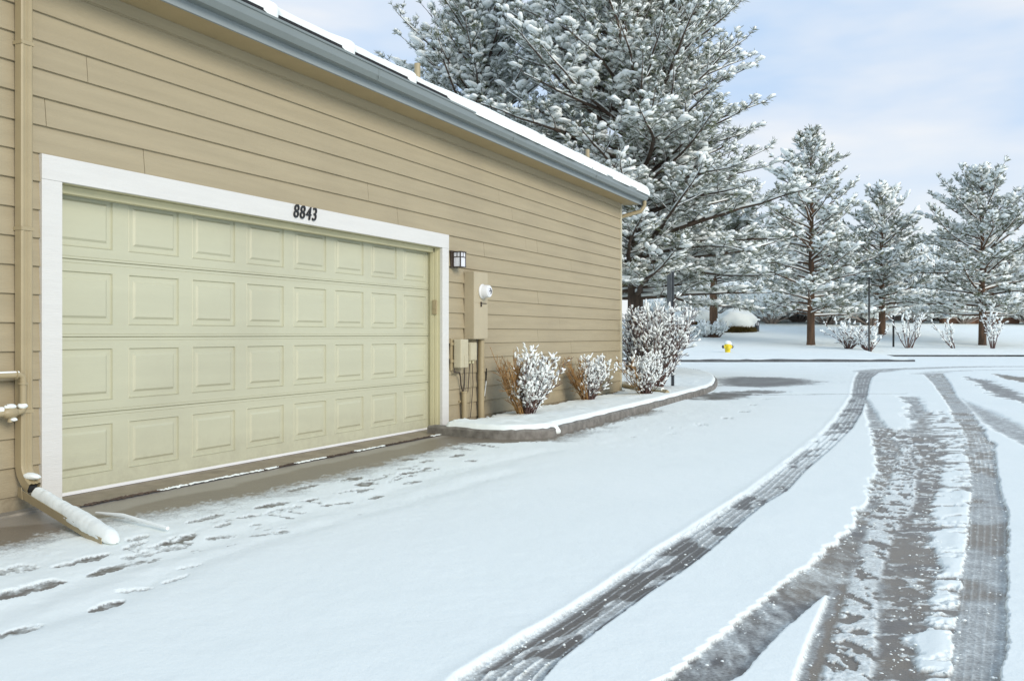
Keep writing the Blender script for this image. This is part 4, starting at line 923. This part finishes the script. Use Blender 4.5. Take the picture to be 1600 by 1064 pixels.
shrub('shrub', 'low fan shaped snowy shrub in front of the tall corner shrub', 'shrub', (b4[0], b4[1], .12), 60, .64, 14, el=(.92, 1.45), stem_r=.008, twm='twigdark', snow=.30, sn=.016, dens=9, snowfun=lambda p: .4+.6*sm(-.25, .05, lat(p)), two=lambda p: p[0]*LAT[0]+p[1]*LAT[1] < -.15)
# sign post by the corner
sp_ = G(1051, 605, .12)
sg_ = thing('sign_post', 'grey steel sign post seen edge on behind the corner shrub', 'sign post', (sp_[0], sp_[1], .1), TH)
MB().box(-.028, -.012, -.02, .02, 0, 2.18).box(.012, .028, -.02, .02, 0, 2.18).box(-.012, .012, .012, .02, 0, 2.18).build('post', 'steel', sg_)
MB().box(-.035, -.03, -.02, .40, 1.55, 2.14).build('sign_plate', 'steel', sg_)

# big pines behind the garage
def crownR(a): return lambda f: np.interp(f, [x[0] for x in a], [x[1] for x in a])
p_ = P(992, 600, 23.5)
pine('pine_tree', 'huge snow laden pine beyond the garage corner, tallest and rightmost behind the roof', 'pine tree', (p_[0], p_[1], .0), 14.8, 2.0, crownR([(0, 3.9), (.12, 4.4), (.3, 4.3), (.5, 4.1), (.8, 3.6), (1, 1.0)]), 21, nl=265, tuft=.145, r0=.24, bark='bark', snow=1.02, sn_sz=.070, low_el=.0, top_el=1.15, droop=.12, azf=lambda a, f: 1-.17*max(0, math.cos(a-TH))*(f > .15), sec=.28, ter=.155, lean=(.012, .01))
p_ = P(752, 600, 27)
pine('pine_tree', 'big snowy pine rising behind the garage roof, left of the tallest pine', 'pine tree', (p_[0], p_[1], .0), 13.6, 3.2, crownR([(0, 3.6), (.2, 3.8), (.5, 3.2), (.75, 2.3), (1, .5)]), 22, nl=165, tuft=.155, r0=.22, bark='bark', snow=.66, sn_sz=.078, low_el=.1, top_el=1.15, sec=.32, ter=.165)
# lower green tree beyond, trunk showing past the sign post
p_ = P(1115, 512, 56)
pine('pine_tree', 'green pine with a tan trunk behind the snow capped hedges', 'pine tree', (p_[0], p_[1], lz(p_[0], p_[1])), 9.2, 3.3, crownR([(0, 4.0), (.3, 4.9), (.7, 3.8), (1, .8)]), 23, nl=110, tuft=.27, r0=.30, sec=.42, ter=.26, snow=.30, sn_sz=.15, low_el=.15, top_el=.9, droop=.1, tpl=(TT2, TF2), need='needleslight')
# lawn pines
def lawnpine(u, vb, dep, vt, Rm, seed, label, **k):
    x, y, z = P(u, vb, dep); z = lz(x, y)-.02; Ht = (CH-(vt-V0)*dep/F)-z
    return pine('pine_tree', label, 'pine tree', (x, y, z), Ht, k.pop('zb', 1.7), k.pop('prof', crownR([(0, Rm*.85), (.25, Rm), (.5, Rm*.85), (.75, Rm*.55), (1, .3)])), seed, tpl=(TT3, TF3), **k)
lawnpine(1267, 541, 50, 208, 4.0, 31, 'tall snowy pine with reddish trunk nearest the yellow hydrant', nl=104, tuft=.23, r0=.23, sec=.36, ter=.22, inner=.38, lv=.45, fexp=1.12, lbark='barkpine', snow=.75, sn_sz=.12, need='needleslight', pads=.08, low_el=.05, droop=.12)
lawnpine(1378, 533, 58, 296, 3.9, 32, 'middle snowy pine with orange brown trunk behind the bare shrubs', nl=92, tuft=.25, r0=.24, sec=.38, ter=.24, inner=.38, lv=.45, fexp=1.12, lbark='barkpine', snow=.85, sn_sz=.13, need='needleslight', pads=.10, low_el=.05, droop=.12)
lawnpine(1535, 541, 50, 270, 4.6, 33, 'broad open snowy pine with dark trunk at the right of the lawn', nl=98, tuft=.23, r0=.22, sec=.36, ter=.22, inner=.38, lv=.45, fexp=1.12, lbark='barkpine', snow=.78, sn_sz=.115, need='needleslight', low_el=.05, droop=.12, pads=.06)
# background trees: one proto, copies
bgp = None
bgs = [(1040, 92, 1.1, 'dark snowy pine far behind the corner shrub'), (1200, 85, .9, 'distant snowy pine behind the bollard lamp'), (1235, 95, 1.15, 'far snowy pine just left of the hydrant side pine'), (1320, 80, .85, 'distant snowy pine between the two left lawn pines'),
       (1345, 98, 1.05, 'farther snowy pine showing between the two left lawn pines'), (1425, 84, .95, 'distant snowy pine right of the middle lawn pine'), (1455, 92, 1.12, 'far snowy pine in the gap left of the broad pine'), (1492, 80, .8, 'small distant pine with short trunk left of the broad pine'),
       (1570, 90, 1.0, 'distant snowy pine behind the broad right pine'), (1612, 78, 1.0, 'distant snowy pine cut by the right edge'), (1150, 96, 1.0, 'far snowy pine above the rounded hedge'), (1290, 100, 1.1, 'farthest snowy pine right of the reddish trunk'), (1183, 76, .8, 'small far pine directly behind the bollard lamp'), (1262, 82, 1.0, 'far snowy pine directly behind the reddish trunk'), (1305, 88, 1.25, 'taller far pine behind the wide bare shrub'), (1385, 90, 1.2, 'far pine directly behind the orange brown trunk'), (1408, 78, .9, 'far pine behind the open bare shrub'), (1475, 98, 1.3, 'tallest far pine left of the broad right pine'), (1540, 84, 1.1, 'far pine directly behind the broad pine trunk'), (1085, 86, 1.1, 'far pine above the left round hedge')]
for u, dep, sc, lab in bgs:
    x, y, z = P(u, 505, dep); z = lz(x, y)-.1
    if bgp is None:
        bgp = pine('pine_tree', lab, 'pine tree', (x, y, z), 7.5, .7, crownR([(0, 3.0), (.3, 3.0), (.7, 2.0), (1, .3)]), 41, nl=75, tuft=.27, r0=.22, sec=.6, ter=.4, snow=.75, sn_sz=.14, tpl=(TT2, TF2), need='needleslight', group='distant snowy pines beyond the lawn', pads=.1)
        o = bgp
    else: o = copy_tree(bgp)
    o.location = (x, y, z); o.rotation_euler = (0, 0, dep*1.7); o.scale = (sc, sc, sc*.97); o['label'] = lab
# round snow capped hedges
def hedge(u, vb, vt, wpx, dep, seed, label, capk=1.):
    x, y, z = P(u, vb, dep); z = lz(x, y); hh = (vb-vt)*dep/F*1.04; w = wpx*dep/F/2
    root = thing('round_hedge', label, 'hedge', (x, y, z), TH)
    rng = np.random.default_rng(seed)
    N = 1500; ph = rng.uniform(0, 6.283, N); cz = rng.uniform(0, 1, N); rr = np.sqrt(1-cz**2)
    pos = np.stack([rr*np.cos(ph)*w*.93, rr*np.sin(ph)*w*.8, cz*hh*.62*capk+.05], 1); nrm = np.stack([rr*np.cos(ph), rr*np.sin(ph), cz], 1)
    V, Fc = inst_np(TT2, TF2, frames(nrm)*.28, pos*np.array([.95, .95, .95])); mesh_np('foliage', V, Fc, 'hedge', root)
    blob_obj('core', (0, 0, hh*.26), w*.86, w*.75, hh*.30, seed, root, 'twigdark', .05)
    blob_obj('snow', (0, 0, hh*(.40+.22*capk)), w*1.02, w*.9, hh*(.58-.20*capk), seed+3, root, 'snowc', .30, 4)
hedge(1086, 509, 473, 66, 60, 5, 'left round hedge, brown below a thick white snow cap')
hedge(1150, 511, 475, 60, 60, 6, 'right round hedge almost wholly buried under a snow dome', .35)
x, y, z = P(1183, 511, 60); z = lz(x, y)
bl = thing('bollard_lamp', 'short dark bollard lamp with snow cap beside the right round hedge', 'bollard lamp', (x, y, z))
MB().lathe([(.14, -.2), (.14, .42), (.16, .44)], (0, 0, 0), 14).build('base', 'steel', bl, True); MB().lathe([(.12, .44), (.12, .68)], (0, 0, 0), 12).build('lens', 'glass', bl, True)
fr = MB()
for k in range(6): a_ = k*math.pi/3; fr.tube([(.135*math.cos(a_), .135*math.sin(a_), .44), (.135*math.cos(a_), .135*math.sin(a_), .70)], .012, 5)
fr.lathe([(.2, .68), (.2, .74), (.12, .80)], (0, 0, 0), 14).build('cap', 'steel', bl, True); blob_obj('snow', (0, 0, .83), .2, .2, .09, 3, bl)
# hydrant
x, y, z = P(1137, 552, 42); z = lz(x, y)-.02; sc = 42/42
hy = thing('fire_hydrant', 'yellow fire hydrant capped with snow on the white lawn', 'fire hydrant', (x, y, z), TH+.15)
MB().lathe([(.17, -.1), (.17, .03), (.12, .05), (.125, .12), (.135, .28), (.15, .34), (.17, .36), (.17, .39), (.15, .40), (.14, .45), (.10, .50), (.04, .53), (.035, .56)], (0, 0, 0), 20).build('barrel', 'yellow', hy, True)
for sgn in (-1, 1):
    MB().lathe([(.075, .10*sgn), (.075, .22*sgn), (.062, .22*sgn), (.062, .25*sgn)], (0, 0, .32), 14, 'x').build('side_nozzle', 'yellow', hy, True)
    MB().lathe([(.08, .20*sgn), (.08, .255*sgn), (.03, .26*sgn), (.03, .285*sgn)], (0, 0, .32), 8, 'x').build('nozzle_cap', 'steel', hy, True)
MB().lathe([(.085, -.1), (.085, -.2), (.03, -.21), (.03, -.24)], (0, 0, .26), 14, 'y').build('front_nozzle', 'yellow', hy, True)
blob_obj('snow', (.01, 0, .53), .15, .15, .085, 2, hy); blob_obj('snow', (.0, 0, .47), .19, .15, .05, 5, hy)
# poles
x, y, z = P(1358, 555, 44); z = lz(x, y)
pl = thing('light_pole', 'tall thin black pole among the bare shrubs at the street edge', 'pole', (x, y, z)); MB().lathe([(.06, -.2), (.06, .12), (.045, .14), (.042, 3.6), (.05, 3.62), (.05, 3.68)], (0, 0, 0), 10).build('shaft', 'black', pl, True); blob_obj('snow', (0, 0, 3.72), .06, .06, .05, 2, pl)
x, y, z = P(1396, 545, 48); z = lz(x, y)
pl = thing('short_post', 'shorter dark post right of the tall black pole', 'post', (x, y, z)); MB().box(-.05, .05, -.05, .05, -.2, 1.75, .008).build('shaft', 'black', pl); blob_obj('snow', (0, 0, 1.78), .07, .07, .05, 2, pl)
# bare shrubs and small plants over the street
def fs(u, vb, dep, hpx, seed, label, n=22, **k):
    x, y, z = P(u, vb, dep); z = lz(x, y)
    return shrub(k.pop('nm', 'bare_shrub'), label, 'shrub', (x, y, z), n, hpx*dep/F, seed, stem_r=k.pop('stem_r', .028), twm=k.pop('twm', 'twigdark'), sn=k.pop('sn', .045), dens=k.pop('dens', 6), snow=k.pop('snow', .35), el=k.pop('el', (.5, 1.4)), **k)
fs(1325, 547, 46, 42, 51, 'wide bare twiggy shrub left of the tall black pole', 26)
fs(1358, 552, 44.5, 34, 52, 'bare twiggy shrub growing around the foot of the black pole', 18)
fs(1418, 545, 47, 60, 53, 'open bare shrub with few tall stems right of the short post', 8, el=(.9, 1.35), dens=7, snow=.5)
fs(1492, 545, 47, 46, 54, 'leaning bare shrub with thin forked stems between posts and broad pine', 5, el=(.5, 1.2), dens=6, snow=.5, azr=(TH+2.0, TH+4.2))
fs(1552, 545, 47, 70, 55, 'slender bare sapling right of the broad pine trunk', 6, el=(1.1, 1.5), dens=8, snow=.55)
fs(1107, 523, 56, 22, 56, 'small pink brown snowy shrub before the left round hedge', 40, sn=.07, snow=.6, el=(.3, 1.4))
fs(1122, 521, 56, 20, 57, 'tiny snowy shrub between the two round hedges', 20, sn=.06, snow=.6, el=(.5, 1.4))
k = 0; proto = None
for i_, u in enumerate([1035, 1062, 1092, 1120, 1175, 1205, 1225, 1248, 1290, 1312, 1338, 1362, 1405, 1432, 1462, 1480, 1505, 1562, 1585, 1610]):
    dep = 66+(i_*7 % 11); x, y, z = P(u, 505, dep); z = lz(x, y)
    lab = 'reddish snowy thicket shrub at the back of the lawn, number %d' % i_
    where = ['behind the corner shrub', 'left of the left round hedge', 'behind the left round hedge', 'between the round hedges', 'behind the bollard lamp', 'just right of the bollard lamp', 'midway from bollard lamp to reddish trunk', 'just left of the reddish pine trunk', 'just right of the reddish pine trunk', 'behind the wide bare shrub', 'behind the black pole, left side', 'behind the black pole, right side', 'behind the short post', 'right of the open bare shrub', 'in the gap before the small far pine', 'behind the leaning bare shrub', 'just left of the broad pine trunk', 'just right of the broad pine trunk', 'near the right edge', 'cut by the right edge'][i_]
    lab = 'far snow dusted thicket shrub, '+where
    if proto is None:
        proto = shrub('thicket_shrub', lab, 'shrub', (x, y, z), 70, 2.4, 61, el=(.5, 1.45), stem_r=.045, twm='twigred', sn=.09, snow=.50, dens=10, group='far shrubs behind the lawn'); o = proto
    else: o = copy_tree(proto)
    o.location = (x, y, z); o.rotation_euler = (0, 0, i_*1.3); q = .75+.5*((i_*37 % 10)/10); o.scale = (q*1.3, q*1.3, q); o['label'] = lab
bt = None
for u, dep, sc, lab in ((1450, 74, 1.0, 'frosted leafless tree between the middle and broad pines'), (1478, 80, .8, 'smaller frosted leafless tree just left of the broad pine'), (1215, 78, .75, 'frosted leafless tree behind the lawn right of the bollard lamp'), (1588, 76, .9, 'frosted leafless tree behind the lawn at the right edge'), (1330, 76, .8, 'frosted leafless tree behind the wide bare shrub')):
    x, y, z = P(u, 505, dep); z = lz(x, y)
    if bt is None: bt = shrub('leafless_tree', lab, 'tree', (x, y, z), 26, 5.6, 71, el=(.9, 1.5), stem_r=.09, twm='greybark', sn=.13, snow=.55, dens=13, group='frosted leafless trees'); o = bt
    else: o = copy_tree(bt)
    o.location = (x, y, z); o.rotation_euler = (0, 0, u*.7); o.scale = (sc, sc, sc); o['label'] = lab
# far house and brick planters
def far_house(u, vb, dep, w, h, label, rz=0):
    x, y, z = P(u, vb, dep); z = lz(x, y)-.3; r_ = thing('house', label, 'house', (x, y, z), TH+rz)
    MB().box(-w/2, w/2, 0, 8, 0, h).build('wall', 'housewall', r_)
    MB().box(-w/2-.5, w/2+.5, -.6, 8.5, h, h+.25).build('eave', 'trim', r_)
    mb = MB(); mb.add([(-w/2-.5, -.6, h+.25), (w/2+.5, -.6, h+.25), (w/2+.5, 4, h+1.9), (-w/2-.5, 4, h+1.9), (-w/2-.5, 8.5, h+.25), (w/2+.5, 8.5, h+.25)], [(0, 1, 2, 3), (3, 2, 5, 4), (0, 3, 4), (1, 5, 2), (0, 4, 5, 1)]); mb.build('roof', 'snowc', r_)
    for a_ in np.arange(-w/2+1.2, w/2-1, 3.2):
        f_ = MB().box(a_-.06, a_+1.26, -.05, -.001, .9, 2.2).build('window', 'white', r_); MB().box(a_, a_+1.2, -.07, -.052, .96, 2.14).build('pane', 'steel', f_)
    MB().box(w/2-1.2, w/2-.4, -.5, -.002, 0, h+.6).build('brick_pillar', 'brick', r_)
far_house(1130, 500, 88, 11, 2.6, 'low tan house with brick pillar behind the round hedges')
far_house(1330, 500, 105, 16, 2.8, 'long low tan house behind the middle of the lawn')
far_house(1580, 500, 100, 14, 2.8, 'low tan house behind the broad right pine')
for u, w, lab in ((1502, 2.6, 'left low brick planter with snowy top far behind the lawn'), (1558, 3.4, 'right low brick planter with snowy top behind the broad pine')):
    x, y, z = P(u, 508, 68); z = lz(x, y)-.1; r_ = thing('brick_planter', lab, 'planter', (x, y, z), TH)
    MB().box(-w/2, w/2, 0, .8, 0, .62, .01).build('brickwork', 'brick', r_); blob_obj('snow', (0, .4, .66), w/2*1.02, .5, .16, 3, r_)
